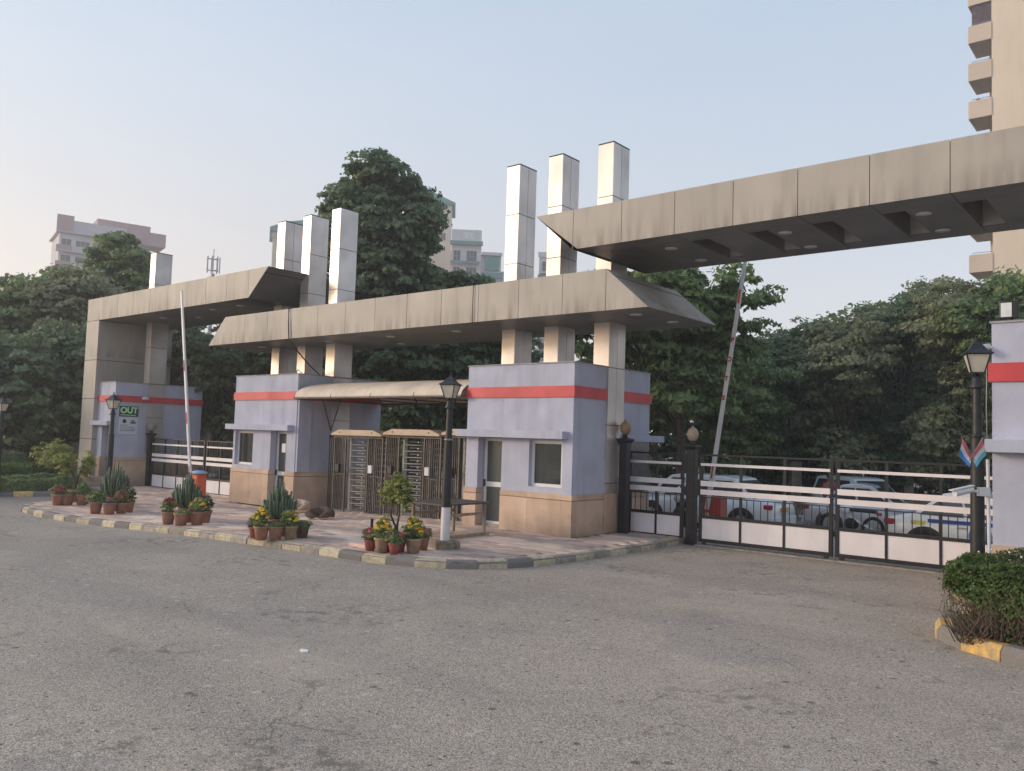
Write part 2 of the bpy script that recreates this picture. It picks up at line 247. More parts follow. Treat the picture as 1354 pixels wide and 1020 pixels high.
# ------------------------------------------------------------------ helpers
WL = {}
def wl(o):
    return WL.get(o.name, Vector((0, 0, 0))) if o is not None else Vector((0, 0, 0))
def tag(o, label=None, cat=None, group=None, kind=None):
    if label: o['label'] = label
    if cat: o['category'] = cat
    if group: o['group'] = group
    if kind: o['kind'] = kind
    return o
def thing(name, label, cat, loc=(0, 0, 0), group=None, kind=None):
    o = bpy.data.objects.new(name, None); col.objects.link(o); o.location = loc; o.empty_display_size = .2
    WL[o.name] = Vector(loc); return tag(o, label, cat, group, kind)
def link(name, me, parent=None, c=(0, 0, 0)):
    o = bpy.data.objects.new(name, me); col.objects.link(o)
    o.parent = parent; o.location = Vector(c) - wl(parent); WL[o.name] = Vector(c); return o
class MB:
    def __init__(s): s.v = []; s.f = []; s.m = []; s.cur = 0; s.sm = []
    def add(s, vs, fs, smooth=False):
        b = len(s.v); s.v += [tuple(v) for v in vs]
        for f in fs: s.f.append(tuple(b + i for i in f)); s.m.append(s.cur); s.sm.append(smooth)
        return s
    def mi(s, k): s.cur = k; return s
    def box(s, x0, x1, y0, y1, z0, z1):
        return s.add([(x0, y0, z0), (x1, y0, z0), (x1, y1, z0), (x0, y1, z0), (x0, y0, z1), (x1, y0, z1), (x1, y1, z1), (x0, y1, z1)],
                     [(0, 3, 2, 1), (4, 5, 6, 7), (0, 1, 5, 4), (1, 2, 6, 5), (2, 3, 7, 6), (3, 0, 4, 7)])
    def tube(s, p0, p1, r0, r1=None, n=8, caps=True):
        r1 = r0 if r1 is None else r1; p0 = Vector(p0); p1 = Vector(p1); d = (p1 - p0).normalized()
        a = d.orthogonal().normalized(); b = d.cross(a); vs = []
        for p, r in ((p0, r0), (p1, r1)):
            for k in range(n):
                t = 2 * math.pi * k / n + (math.pi / n if n == 4 else 0); vs.append(p + (a * math.cos(t) + b * math.sin(t)) * r)
        fs = [(k, (k + 1) % n, n + (k + 1) % n, n + k) for k in range(n)]
        s.add(vs, fs, n > 5)
        if caps: s.add(vs, [tuple(range(n))[::-1], tuple(range(n, 2 * n))])
        return s
    def path(s, pts, r, n=6, r1=None):
        pts = [Vector(p) for p in pts]; m = len(pts); vs = []
        for i, p in enumerate(pts):
            d = (pts[min(i + 1, m - 1)] - pts[max(i - 1, 0)]).normalized(); a = d.cross(Vector((0.13, .31, .94))).normalized(); b = d.cross(a)
            rr = r if r1 is None else r + (r1 - r) * i / (m - 1)
            for k in range(n): t = 2 * math.pi * k / n; vs.append(p + (a * math.cos(t) + b * math.sin(t)) * rr)
        fs = [(i * n + k, i * n + (k + 1) % n, (i + 1) * n + (k + 1) % n, (i + 1) * n + k) for i in range(m - 1) for k in range(n)]
        fs += [tuple(range(n))[::-1], tuple((m - 1) * n + k for k in range(n))]
        return s.add(vs, fs, True)
    def lathe(s, prof, c=(0, 0, 0), n=20, smooth=True, rot=0., sq=None):
        vs = []
        for r, z in prof:
            for k in range(n):
                t = 2 * math.pi * k / n + rot; vs.append((c[0] + r * math.cos(t), c[1] + r * math.sin(t), c[2] + z))
        m = len(prof); fs = [(i * n + k, i * n + (k + 1) % n, (i + 1) * n + (k + 1) % n, (i + 1) * n + k) for i in range(m - 1) for k in range(n)]
        if prof[0][0] > 1e-4: fs.append(tuple(range(n))[::-1])
        if prof[-1][0] > 1e-4: fs.append(tuple((m - 1) * n + k for k in range(n)))
        return s.add(vs, fs, smooth)
    def prism(s, poly, y0, y1, axis='y'):
        n = len(poly)
        if axis == 'y': vs = [(a, y0, b) for a, b in poly] + [(a, y1, b) for a, b in poly]
        elif axis == 'x': vs = [(y0, a, b) for a, b in poly] + [(y1, a, b) for a, b in poly]
        else: vs = [(a, b, y0) for a, b in poly] + [(a, b, y1) for a, b in poly]
        fs = [tuple(range(n)), tuple(range(n, 2 * n))[::-1]] + [(k, n + k, n + (k + 1) % n, (k + 1) % n) for k in range(n)]
        return s.add(vs, fs)
    def ball(s, c, r, n=8, m=6, sc3=(1, 1, 1)):
        prof = [(r * math.sin(math.pi * i / m), -r * math.cos(math.pi * i / m)) for i in range(m + 1)]
        b = len(s.v); s.lathe(prof, (0, 0, 0), n)
        for i in range(b, len(s.v)): v = s.v[i]; s.v[i] = (c[0] + v[0] * sc3[0], c[1] + v[1] * sc3[1], c[2] + v[2] * sc3[2])
        return s
    def xf(s, mat4, start=0):
        for i in range(start, len(s.v)): s.v[i] = tuple(mat4 @ Vector(s.v[i]))
        return s
    def build(s, name, mats, parent=None, bev=0., label=None, c=None):
        if not isinstance(mats, (list, tuple)): mats = [mats]
        me = bpy.data.meshes.new(name); a = np.array(s.v)
        ce = Vector(((a.min(0) + a.max(0)) / 2).tolist()) if c is None else Vector(c)
        me.from_pydata([tuple(v) for v in (a - np.array(ce))], [], s.f)
        for k in mats: me.materials.append(M[k])
        me.polygons.foreach_set('material_index', s.m); me.polygons.foreach_set('use_smooth', s.sm)
        bm = bmesh.new(); bm.from_mesh(me); bmesh.ops.recalc_face_normals(bm, faces=bm.faces); bm.to_mesh(me); bm.free()
        me.update(); o = link(name, me, parent, ce)
        if bev:
            m = o.modifiers.new('bevel', 'BEVEL'); m.width = bev; m.segments = 2; m.limit_method = 'ANGLE'; m.harden_normals = False
        if label: o['label'] = label
        return o
CACHE = {}
def slab(name, mt, parent, x0, x1, y0, y1, z0, z1, bev=0., label=None):
    d = (round(x1 - x0, 3), round(y1 - y0, 3), round(z1 - z0, 3)); k = (d, mt, bev)
    if k not in CACHE:
        b = MB().box(-d[0] / 2, d[0] / 2, -d[1] / 2, d[1] / 2, -d[2] / 2, d[2] / 2)
        me = bpy.data.meshes.new(name); me.from_pydata(b.v, [], b.f); me.materials.append(M[mt])
        if bev:
            bm = bmesh.new(); bm.from_mesh(me); bmesh.ops.bevel(bm, geom=bm.edges[:], offset=bev, segments=1, affect='EDGES'); bm.to_mesh(me); bm.free()
        CACHE[k] = me
    o = link(name, CACHE[k], parent, ((x0 + x1) / 2, (y0 + y1) / 2, (z0 + z1) / 2))
    if label: o['label'] = label
    return o
def copy_tree(o, parent=None):
    c = o.copy(); col.objects.link(c); c.parent = parent; WL[c.name] = wl(o)
    for ch in [x for x in KIDS.get(o.name, [])]: copy_tree(ch, c)
    return c
KIDS = {}
def index_kids(root):
    ch = list(root.children); KIDS[root.name] = ch
    for x in ch: index_kids(x)
def dup(root, loc, rz=0., label=None, scale=1.):
    index_kids(root); c = copy_tree(root); c.location = loc; c.rotation_euler = (0, 0, rz); c.scale = (scale,) * 3
    if label: c['label'] = label
    return c
def g(x, y):
    t = min(1, max(0, (-12 - x) / 9)); v = -.20 * t * t * (3 - 2 * t)
    return v - .045 * min(max(0, y - 16.6), 42)

# ------------------------------------------------------------------ terrain
def sheet(name, mt, xs, ys, dz, poly=None, kind='structure'):
    nx, ny = len(xs), len(ys); v = [(x, y, g(x, y) + dz) for y in ys for x in xs]
    f = [(j * nx + i, j * nx + i + 1, (j + 1) * nx + i + 1, (j + 1) * nx + i) for j in range(ny - 1) for i in range(nx - 1)]
    me = bpy.data.meshes.new(name); me.from_pydata(v, [], f); me.materials.append(M[mt]); o = link(name, me); o['kind'] = kind; return o
sheet('ground', 'earth', [-900, -300, -100, -60] + list(range(-40, 21, 2)) + [60, 200, 800], [-400, -60, -20] + list(range(0, 64, 2)) + [100, 250, 900], -.02)
sheet('road', 'asphalt', [-80, -60, -45] + list(range(-40, 21, 1)) + [40, 70], [-40, -15, -5] + list(range(0, 41, 1)), 0.)

def poly_sheet(name, mt, pts, dz, thick, kind='structure', parent=None):
    # a slab following the terrain: triangulated polygon with walls
    bm = bmesh.new(); vs = [bm.verts.new((x, y, 0)) for x, y in pts]; bm.faces.new(vs)
    ex = bmesh.ops.bisect_plane
    for x in range(-40, 10, 1): ex(bm, geom=bm.verts[:] + bm.edges[:] + bm.faces[:], plane_co=(x, 0, 0), plane_no=(1, 0, 0))
    for y in range(6, 20, 2): ex(bm, geom=bm.verts[:] + bm.edges[:] + bm.faces[:], plane_co=(0, y, 0), plane_no=(0, 1, 0))
    r = bmesh.ops.extrude_face_region(bm, geom=bm.faces[:]); top = [e for e in r['geom'] if isinstance(e, bmesh.types.BMVert)]
    ts = set(top)
    for v in bm.verts: v.co.z = g(v.co.x, v.co.y) + (dz if v in ts else dz - thick)
    bmesh.ops.recalc_face_normals(bm, faces=bm.faces)
    me = bpy.data.meshes.new(name); bm.to_mesh(me); bm.free(); me.materials.append(M[mt]); o = link(name, me, parent)
    if kind: o['kind'] = kind
    return o
# kerb line of the pavement in front of the booths (measured on the ground, metres)
KL = [(-25.0, 11.9), (-25.2, 10.6), (-24.9, 9.5), (-24.3, 8.85), (-23.5, 8.55), (-22.0, 8.45), (-20.0, 8.60), (-18.2, 8.80), (-15.85, 8.85), (-13.65, 8.89), (-12.14, 8.97), (-11.07, 9.03), (-10.29, 9.12), (-9.55, 9.40), (-8.98, 9.85), (-8.60, 10.50), (-8.42, 11.45), (-8.35, 12.80), (-8.34, 14.1), (-8.37, 15.35), (-8.40, 15.75)]
def resample(pts, step):
    P = [Vector((*p, 0)) for p in pts]; S = []
    for i in range(len(P) - 1):
        p0 = P[max(i - 1, 0)]; p1 = P[i]; p2 = P[i + 1]; p3 = P[min(i + 2, len(P) - 1)]
        for k in range(24):
            t = k / 24; S.append(.5 * ((2 * p1) + (p2 - p0) * t + (2 * p0 - 5 * p1 + 4 * p2 - p3) * t * t + (3 * p1 - p0 - 3 * p2 + p3) * t ** 3))
    S.append(P[-1]); o = [S[0]]; acc = 0
    for a, b in zip(S, S[1:]):
        acc += (b - a).length
        if acc >= step: o.append(b); acc = 0
    return o
KP = resample(KL, .5)
inner = [(p.x, p.y) for p in KP]
pave_poly = inner + [(-8.4, 16.6), (-34, 16.6), (-34, 12.9), (-28, 12.9), (-26, 12.4)]
pav = poly_sheet('pavement', 'paving_bed', pave_poly, .112, .30)
def kerb_stones(P, parent, w=.17, h=.137, mats=('kerb_yellow_pale', 'kerb_black'), start=0, side=1, worn=None):
    for i in range(len(P) - 1):
        a, b = P[i], P[i + 1]; d = (b - a).normalized(); n = Vector((-d.y, d.x, 0)) * side; gap = d * .006
        a2, b2 = a + gap, b - gap; q = MB(); hh = h * rnd.uniform(.92, 1.04); jit = n * rnd.uniform(-.012, .012)
        vs = []
        for p in (a2, b2):
            z = g(p.x, p.y); pj = p + jit
            for off, zz in ((-.02, -.12), (-.012, hh * .62), (.03, hh), (w, hh), (w, -.12)):
                c = pj + n * off; vs.append((c.x, c.y, z + zz))
        q.add(vs, [(0, 1, 6, 5), (1, 2, 7, 6), (2, 3, 8, 7), (3, 4, 9, 8), (4, 0, 5, 9), (0, 4, 3, 2, 1), (5, 6, 7, 8, 9)])
        mt = mats[(i + start) % 2]
        if worn and worn(a, i): mt = 'kerb_grey' if mt == mats[1] else 'kerb_yellow_pale'
        q.build('kerb_stone', mt, parent, bev=.012, label=('yellow painted kerb stone' if 'yellow' in mt else 'dark painted kerb stone'))
kb = thing('kerb', None, None, (-12.1, 8.97, 0), kind='structure')
kerb_stones(KP, kb, mats=('kerb_yellow_pale', 'kerb_black'), worn=lambda a, i: (-18.6 < a.x < -11.4) or (a.x > -8.6 and a.y > 10.6))
# pavers: 30 x 15 cm blocks laid in bands, nearest singly, the others joined
def inside(x, y, poly):
    c = False; j = len(poly) - 1
    for i in range(len(poly)):
        xi, yi = poly[i]; xj, yj = poly[j]
        if (yi > y) != (yj > y) and x < (xj - xi) * (y - yi) / (yj - yi) + xi: c = not c
        j = i
    return c
def dist_line(x, y): return min((p.x - x) ** 2 + (p.y - y) ** 2 for p in KP) ** .5
cand = []
PW, PD = .40, .20
iy = 0; y = 8.7
while y < 16.4:
    x = -33.5 + (PW / 2 if iy % 2 else 0)
    while x < -8.4:
        if inside(x, y, pave_poly) and dist_line(x, y) > .30 and not (-12.85 < x < -9.8 and 13.75 < y < 16.9) and not (-22.4 < x < -19.2 and 13.75 < y) and not (x < -30.1 and y > 13.7):
            cand.append((x, y, iy))
        x += PW
    y += PD; iy += 1
def pmat(x, y):
    b = int(math.floor((y + .35 * math.sin(x * .6)) / .8 + 40)) % 3
    return ('paver_pink', 'paver_pale', 'paver_grey')[b if rnd.random() < .8 else rnd.randrange(3)]
cand.sort(key=lambda c: c[0] ** 2 + c[1] ** 2)
for x, y, k in cand[:300]:
    o = slab('paver', pmat(x, y), pav, x - PW / 2 + .006, x + PW / 2 - .006, y - PD / 2 + .006, y + PD / 2 - .006, .07 + g(x, y), .13 + g(x, y), bev=.006)
    o.location.z += rnd.uniform(-.004, .003); o.rotation_euler = (rnd.uniform(-.008, .008), rnd.uniform(-.006, .006), rnd.uniform(-.006, .006))
q = MB(); pm = ['paver_pink', 'paver_pale', 'paver_grey']
for x, y, k in cand[300:]:
    dz = rnd.uniform(-.004, .003); q.mi(pm.index(pmat(x, y))); q.box(x - PW / 2 + .006, x + PW / 2 - .006, y - PD / 2 + .006, y + PD / 2 - .006, .07 + g(x, y) + dz, .13 + g(x, y) + dz)
o = q.build('paver', pm, pav); o['kind'] = 'stuff'
# border strip of cast concrete behind the kerb
q = MB()
for i in range(3, len(KP) - 6):
    a, b = KP[i], KP[i + 1]; n0 = (KP[i + 1] - KP[i - 1]).normalized(); n1 = (KP[min(i + 2, len(KP) - 1)] - a).normalized()
    n0 = Vector((-n0.y, n0.x, 0)); n1 = Vector((-n1.y, n1.x, 0)); vs = []
    for zz in (.05, .124):
        for p, n in ((a + n0 * .175, 0), (b + n1 * .175, 0), (b + n1 * .33, 0), (a + n0 * .33, 0)): vs.append((p.x, p.y, g(p.x, p.y) + zz))
    q.add(vs, [(0, 1, 2, 3), (4, 5, 6, 7), (0, 1, 5, 4), (1, 2, 6, 5), (2, 3, 7, 6), (3, 0, 4, 7)])
q.build('edging_strip', 'paver_pale', pav)

# ------------------------------------------------------------------ steel clad pillars
def pillar(label, X, base, group='steel clad pillars rising through the flat roof beams', mid=False, hid=()):
    """X: right face; 0.40 wide, 0.65 deep, front at y=15"""
    t = thing('clad_pillar', label, 'pillar', (X - .2, 15.33, base), group)
    slab('pillar_core', 'joint_dark', t, X - .385, X - .015, 15.015, 15.635, base, 8.655)
    zs = [8.68, 7.48, 6.28, 5.08, 3.70, 2.45, 1.2, base] if base < 1 else [8.68, 7.48, 6.28, 5.08, base]
    for a, b in zip(zs[1:], zs):
        z0, z1 = a + .008, b - .008
        slab('panel', 'steel_panel', t, X - .40, X - .008, 15.0, 15.014, z0, z1)
        slab('panel', 'steel_panel', t, X - .40, X - .008, 15.636, 15.65, z0, z1)
        slab('panel', 'steel_panel', t, X - .40, X - .386, 15.015, 15.635, z0, z1)
        if mid:
            slab('panel', 'steel_panel', t, X - .014, X, 15.0, 15.32, z0, z1); slab('panel', 'steel_panel', t, X - .014, X, 15.33, 15.65, z0, z1)
        else: slab('panel', 'steel_panel', t, X - .014, X, 15.0, 15.65, z0, z1)
    slab('cap', 'joint_dark', t, X - .405, X + .005, 14.995, 15.655, 8.681, 8.70)
    return t
pillar('clad pillar at right booth, leftmost of its three', -12.46, 3.6, mid=True)
pillar('clad pillar at right booth, middle of its three', -11.18, 3.6, mid=True)
pillar('clad pillar at right booth, rightmost of three, running down its side wall to the base', -9.80, .98, mid=True)
pillar('clad pillar at turnstile booth, leftmost of its three', -21.95, 3.6, mid=True)
pillar('clad pillar at turnstile booth, middle of its three', -20.62, 3.6)
pillar('clad pillar at turnstile booth, rightmost and tallest looking of its three', -19.22, .98)
pillar('lone clad pillar standing in the OUT booth under the left beam', -30.17, .9)

# ------------------------------------------------------------------ roof beams
def beam(name, label, xt0, xt1, xb0, xb1, z0, z1, seams, lights, coffers=(), cols=None):
    t = thing(name, label, 'roof beam', ((xt0 + xt1) / 2, 15.1, z0))
    y0, y1 = 13.65, 16.55; s = .012
    def xe(z, e):  # x of the slanted end at height z
        u = (z - z0) / (z1 - z0); return (xb0 + (xt0 - xb0) * u) if e == 0 else (xb1 + (xt1 - xb1) * u)
    zz = z0 + .62 if coffers else z0 + .03
    q = MB().prism([(xe(zz, 0) + .03, zz), (xe(zz, 1) - .03, zz), (xt1 - .03, z1 - .02), (xt0 + .03, z1 - .02)], y0 + .02, y1 - .02)
    if coffers:  # frame of the underside core around the coffers
        xs = [xe(z0 + .03, 0) + .04] + [v for c in coffers for v in (c, c + .40)] + [xe(z0 + .03, 1) - .04]
        for a, b in zip(xs[::2], xs[1::2]): q.box(a, b, y0 + .02, y1 - .02, z0 + .03, z0 + .619)
        for c in coffers: q.box(c, c + .40, y0 + .02, y0 + .63, z0 + .03, z0 + .619); q.box(c, c + .40, y1 - .50, y1 - .02, z0 + .03, z0 + .619)
    q.build('core', 'joint_dark', t)
    top = [max(xb0, xt0), *seams, min(xb1, xt1)]
    ss = sorted(seams); edges_f = [None] + ss + [None]
    for yy0, yy1 in ((y0, y0 + .016), (y1 - .016, y1)):
        for a, b in zip(edges_f, edges_f[1:]):
            pl = [((xe(z0, 0) if a is None else a + s / 2), z0), ((xe(z0, 1) if b is None else b - s / 2), z0), ((xe(z1, 1) if b is None else b - s / 2), z1), ((xe(z1, 0) if a is None else a + s / 2), z1)]
            MB().prism(pl, yy0, yy1).build('panel', 'beam_panel', t)
    for e in (0, 1):  # slanted end faces
        sg = 1 if e == 0 else -1; a, b = xe(z0, e), xe(z1, e)
        yc = [(y0 + .02, y1 - .02)]
        for ya, yb in yc:
            for u0, u1 in ((0, .80), (.82, 1)):
                za, zb = z0 + (z1 - z0) * u0, z0 + (z1 - z0) * u1; xa, xb = a + (b - a) * u0, a + (b - a) * u1
                MB().add([(xa, ya, za + .002), (xb, ya, zb), (xb, yb, zb), (xa, yb, za + .002), (xa + .02 * sg, ya, za + .002), (xb + .02 * sg, ya, zb), (xb + .02 * sg, yb, zb), (xa + .02 * sg, yb, za + .002)],
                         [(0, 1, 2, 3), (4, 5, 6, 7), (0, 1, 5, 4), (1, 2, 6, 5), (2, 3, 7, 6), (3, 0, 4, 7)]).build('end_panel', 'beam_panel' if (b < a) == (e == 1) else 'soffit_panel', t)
    # soffit: a narrow front strip, then wide panels
    se = [xe(z0, 0) + .02] + ss + [xe(z0, 1) - .02]
    for a, b in zip(se, se[1:]):
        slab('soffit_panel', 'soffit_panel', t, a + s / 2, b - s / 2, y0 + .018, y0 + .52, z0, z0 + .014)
        cf = [c for c in coffers if a - .01 <= c <= b - .3]
        if cf:
            c = cf[0]
            for (xa, xb, ya, yb) in ((c + .37, b - s / 2, y0 + .53, y1 - .02), (a + s / 2, c + .368, y0 + .53, y0 + .65), (a + s / 2, c + .368, y1 - .52, y1 - .02)):
                slab('soffit_panel', 'soffit_panel', t, xa, xb - .002, ya, yb - .002, z0, z0 + .014)
            MB().box(c + .004, c + .012, y0 + .652, y1 - .524, z0 + .012, z0 + .60).box(c + .012, c + .385, y0 + .652, y1 - .524, z0 + .60, z0 + .612).box(c + .372, c + .384, y0 + .652, y1 - .524, z0 + .016, z0 + .60).build('recess_lining', 'soffit_panel', t)
            q = MB().box(c + .013, c + .371, y1 - .524, y1 - .510, z0 + .016, z0 + .60)
            q.build('coffer_back_wall', 'recess_lit', t)  # back wall, coloured paler than the lining in place of reflected light
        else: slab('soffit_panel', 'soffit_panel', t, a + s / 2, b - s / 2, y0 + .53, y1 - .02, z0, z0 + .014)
    for k, (lx, ly) in enumerate(lights):
        if 'disc' not in CACHE:
            o = MB().lathe([(.125, 0), (.125, .012), (.10, .016), (0, .016)][::-1], (0, 0, 0), 20).build('downlight', 'white_frame'); CACHE['disc'] = o.data; bpy.data.objects.remove(o)
        d = link('downlight', CACHE['disc'], t, (lx, ly, z0 - .009))
    return t
sm = [-21.80 + 1.17 * k for k in range(12)]
beam('roof_beam', 'middle long beige roof beam over the turnstiles and both booths, spanning lowest of the three', -22.87, -9.03, -23.75, -8.06, 4.69, 5.53, sm[:11] + [-9.03], [(-22.3, 14.6), (-19.0, 14.6), (-16.4, 14.6), (-14.0, 14.6), (-17.4, 15.9), (-13.2, 15.9), (-8.75, 14.35), (-8.6, 15.6), (-20.2, 15.9)])
sr = [-9.87 + 1.17 * k for k in range(16)]
beam('roof_beam', 'right high roof beam over the vehicle gate, running out of frame', -10.85, 9.5, -9.75, 9.5, 6.02, 6.85, sr, [(-8.12 + 2.34 * k, yy) for k in range(6) for yy in (14.6, 15.9)], coffers=[sr[k] for k in range(2, 15, 1)])
sL = [-31.3 + 1.2 * k for k in range(9)]
beam('roof_beam', 'left high roof beam over the exit lane, ending in a wide column', -32.55, -20.72, -32.54, -21.68, 6.03, 6.87, sL, [(-24.9, 14.4), (-23.3, 14.4), (-24.9, 15.8), (-28.6, 14.6), (-27.2, 15.2)])
# end column of the left beam
t = thing('clad_column', 'wide beige clad column carrying the outer end of left beam', 'column', (-32.05, 15, -.1))
slab('column_core', 'joint_dark', t, -32.53, -31.55, 13.67, 16.53, -.15, 6.02)
for a, b in ((6.02, 4.55), (4.54, 3.1), (3.09, 1.6), (1.59, -.12)):
    slab('panel', 'beam_panel', t, -32.55, -31.53, 13.65, 13.666, b + .006, a - .006)
    slab('panel', 'beam_panel', t, -31.549, -31.53, 13.668, 15.08, b + .006, a - .006); slab('panel', 'beam_panel', t, -31.549, -31.53, 15.09, 16.53, b + .006, a - .006)
    slab('panel', 'beam_panel', t, -32.55, -32.534, 13.668, 16.53, b + .006, a - .006)

# ------------------------------------------------------------------ guard booths
def booth(label, x0, x1, y0, y1, gz, openings, base_ext=True, visor_l=.17, side='right', extras=None, rearvisor=True, z_off=0., top=3.70):
    """openings: list of (xa, xb, za, zb, kind)"""
    t = thing('guard_booth', label, 'guard booth', ((x0 + x1) / 2, (y0 + y1) / 2, gz))
    T = .16; bt = .98
    vis = 2.11
    # front wall below visor in vertical strips around openings
    ops = sorted(openings); xs = x0
    def front(xa, xb, za, zb):
        if xb - xa < .01 or zb - za < .01: return
        if za < bt:
            zt = min(bt, zb); slab('base_cladding', 'sand_stone', t, xa - (.03 if xa == x0 else 0), xb + (.03 if xb == x1 else 0), y0 - .03, y0 + T, za, min(zt, .86) - .004, bev=.004)
            if zt > .86: slab('base_cladding', 'sand_stone', t, xa - (.03 if xa == x0 else 0), xb + (.03 if xb == x1 else 0), y0 - .03, y0 + T, .866, zt, bev=.004)
            if zb > bt: slab('wall', 'lilac_paint', t, xa, xb, y0, y0 + T, bt + .001, zb)
        else: slab('wall', 'lilac_paint', t, xa, xb, y0, y0 + T, za, zb)
    for (xa, xb, za, zb, kd) in ops:
        front(xs, xa, gz, vis); front(xa, xb, gz, za); front(xa, xb, zb, vis) if zb < vis - .02 else None
        xs = xb
        dd = .16 if kd == 'window' else .26
        # reveals
        yv = y0 + T + .001
        if kd == 'door': slab('reveal', 'lilac_reveal', t, xa - .06, xa, yv, y0 + dd + .04, gz, vis); slab('reveal', 'lilac_reveal', t, xb, xb + .06, yv, y0 + dd + .04, gz, vis)
        fy = y0 + dd - .03 if kd == 'door' else y0 + .10
        fw = .07; q = MB().box(xa, xa + fw, fy, fy + .05, za, zb).box(xb - fw, xb, fy, fy + .05, za, zb).box(xa + fw, xb - fw, fy, fy + .05, zb - fw, zb)
        q.box(xa + fw, xb - fw, fy, fy + .05, za, za + (.10 if kd == 'door' else fw))
        if kd == 'door':
            zm = gz + .88; q.box(xa + fw, xb - fw, fy, fy + .05, zm, zm + .11)
            d = q.build('door', 'white_frame', t, bev=.004); slab('glass_pane', 'frosted_glass', d, xa + fw, xb - fw, fy + .02, fy + .03, zm + .11, zb - fw); slab('glass_pane', 'frosted_glass', d, xa + fw, xb - fw, fy + .02, fy + .03, za + .10, zm)
            MB().box(xa + .02, xa + .05, fy - .035, fy - .001, zm + .0, zm + .16).build('handle', 'black_iron', d)
        else:
            d = q.build('window_frame', 'white_frame', t, bev=.004); slab('window_pane', 'window_glass', d, xa + fw, xb - fw, fy + .02, fy + .028, za + fw, zb - fw)
            xm = (xa + xb) / 2; slab('sash_bar', 'white_frame', d, xb - fw - .035, xb - fw, fy + .005, fy + .018, za + fw, zb - fw)
    front(xs, x1, gz, vis)
    # upper wall, red band, coping
    slab('wall', 'lilac_paint', t, x0, x1, y0, y0 + T, vis + .001, top)
    for (xa, xb, ya, yb) in ((x1 - T, x1, y0 + T + .001, y1), (x0, x0 + T, y0 + T + .001, y1), (x0 + T, x1 - T, y1 - T, y1)):
        slab('wall', 'lilac_paint', t, xa, xb, ya, yb, bt + .001, top)
    slab('base_cladding', 'sand_stone', t, x1 - .10, x1 + .03, y0 + T + .001, y1 - .98, gz, .86 - .004, bev=.004); slab('base_cladding', 'sand_stone', t, x1 - .10, x1 + .03, y1 - .975, y1, gz, .856, bev=.004)
    slab('base_cladding', 'sand_stone', t, x1 - .10, x1 + .03, y0 + T + .001, y1, .866, bt, bev=.004)
    slab('base_cladding', 'sand_stone', t, x0 - .03, x0 + .10, y0 + T + .001, y1, gz, bt, bev=.004); slab('base_cladding', 'sand_stone', t, x0 + .10, x1 - .10, y1 - T, y1 + .02, gz, bt)
    slab('roof', 'concrete', t, x0 + T, x1 - T, y0 + T, y1 - T, top - .25, top - .1)
    p = .035
    q = MB().box(x0 - p, x1 + p, y0 - p, y0 - .001, 2.99, 3.22).box(x1 + .001, x1 + p, y0, y1 + p, 2.99, 3.22).box(x0 - p, x0 - .001, y0, y1 + p, 2.99, 3.22)
    q.build('red_band', 'red_paint', t)
    q = MB().box(x0 - .02, x1 + .02, y0 - .02, y0 + T, top, top + .025).box(x1 - T, x1 + .02, y0 + T, y1 + .02, top, top + .025).box(x0 - .02, x0 + T, y0 + T, y1 + .02, top, top + .025)
    q.build('coping', 'coping', t)
    slab('visor', 'lilac_paint', t, x0 - visor_l, x1 - .12, y0 - .20, y0 - .001, vis + .003, vis + .165, bev=.006)
    slab('floor', 'concrete', t, x0 + T, x1 - T, y0 + T, y1 - T, gz, gz + .06)
    return t
k2 = booth('right grey lilac guard booth with glazed door and window, beside the vehicle gate', -12.80, -9.85, 13.81, 16.85, .13,
           [(-12.44, -11.74, .15, 2.10, 'door'), (-10.98, -10.10, 1.10, 2.08, 'window')])
slab('side_visor', 'lilac_paint', k2, -9.795, -9.70, 15.35, 17.30, 2.11, 2.26, bev=.006)
slab('side_window', 'car_glass', k2, -9.849, -9.80, 15.70, 16.78, 1.0, 2.10)
slab('side_ledge', 'sand_stone', k2, -9.815, -9.79, 14.96, 15.80, .14, .98, bev=.006)
slab('desk', 'wood_pale', k2, -11.5, -10.2, 14.3, 14.9, .85, .90); slab('desk_papers', 'paper', k2, -10.9, -10.55, 14.35, 14.6, 1.25, 1.45)
k1 = booth('middle grey lilac guard booth left of the turnstiles, window left and door right', -22.34, -19.24, 13.81, 16.85, -.04,
           [(-22.24, -21.30, 1.08, 2.08, 'window'), (-20.42, -19.66, -.02, 2.10, 'door')])
slab('corner_pilaster', 'lilac_paint', k1, -19.239, -19.16, 13.83, 14.25, .985, 2.98)
slab('notice', 'paper', k1, -20.10, -19.92, 13.975, 13.985, 1.50, 1.75)
k0 = booth('left guard booth with the OUT sign on its side wall', -31.52, -30.19, 13.81, 17.2, -.07,
           [(-31.08, -30.42, -.05, 2.10, 'door')])
st = thing('entrance_step', 'low stone step in front of the OUT booth door', 'step', (-31, 13.3, -.07))
slab('tread', 'sand_stone', st, -31.9, -30.2, 13.0, 13.77, -.08, .10, bev=.01); slab('tread', 'sand_stone', st, -31.7, -30.3, 13.3, 13.77, .101, .25, bev=.01)
k3 = booth('guard booth at the right picture edge behind the hedge', -1.98, 1.6, 11.7, 16.0, .13, [(-1.30, -.5, .15, 2.10, 'door')], visor_l=.05, top=3.72)

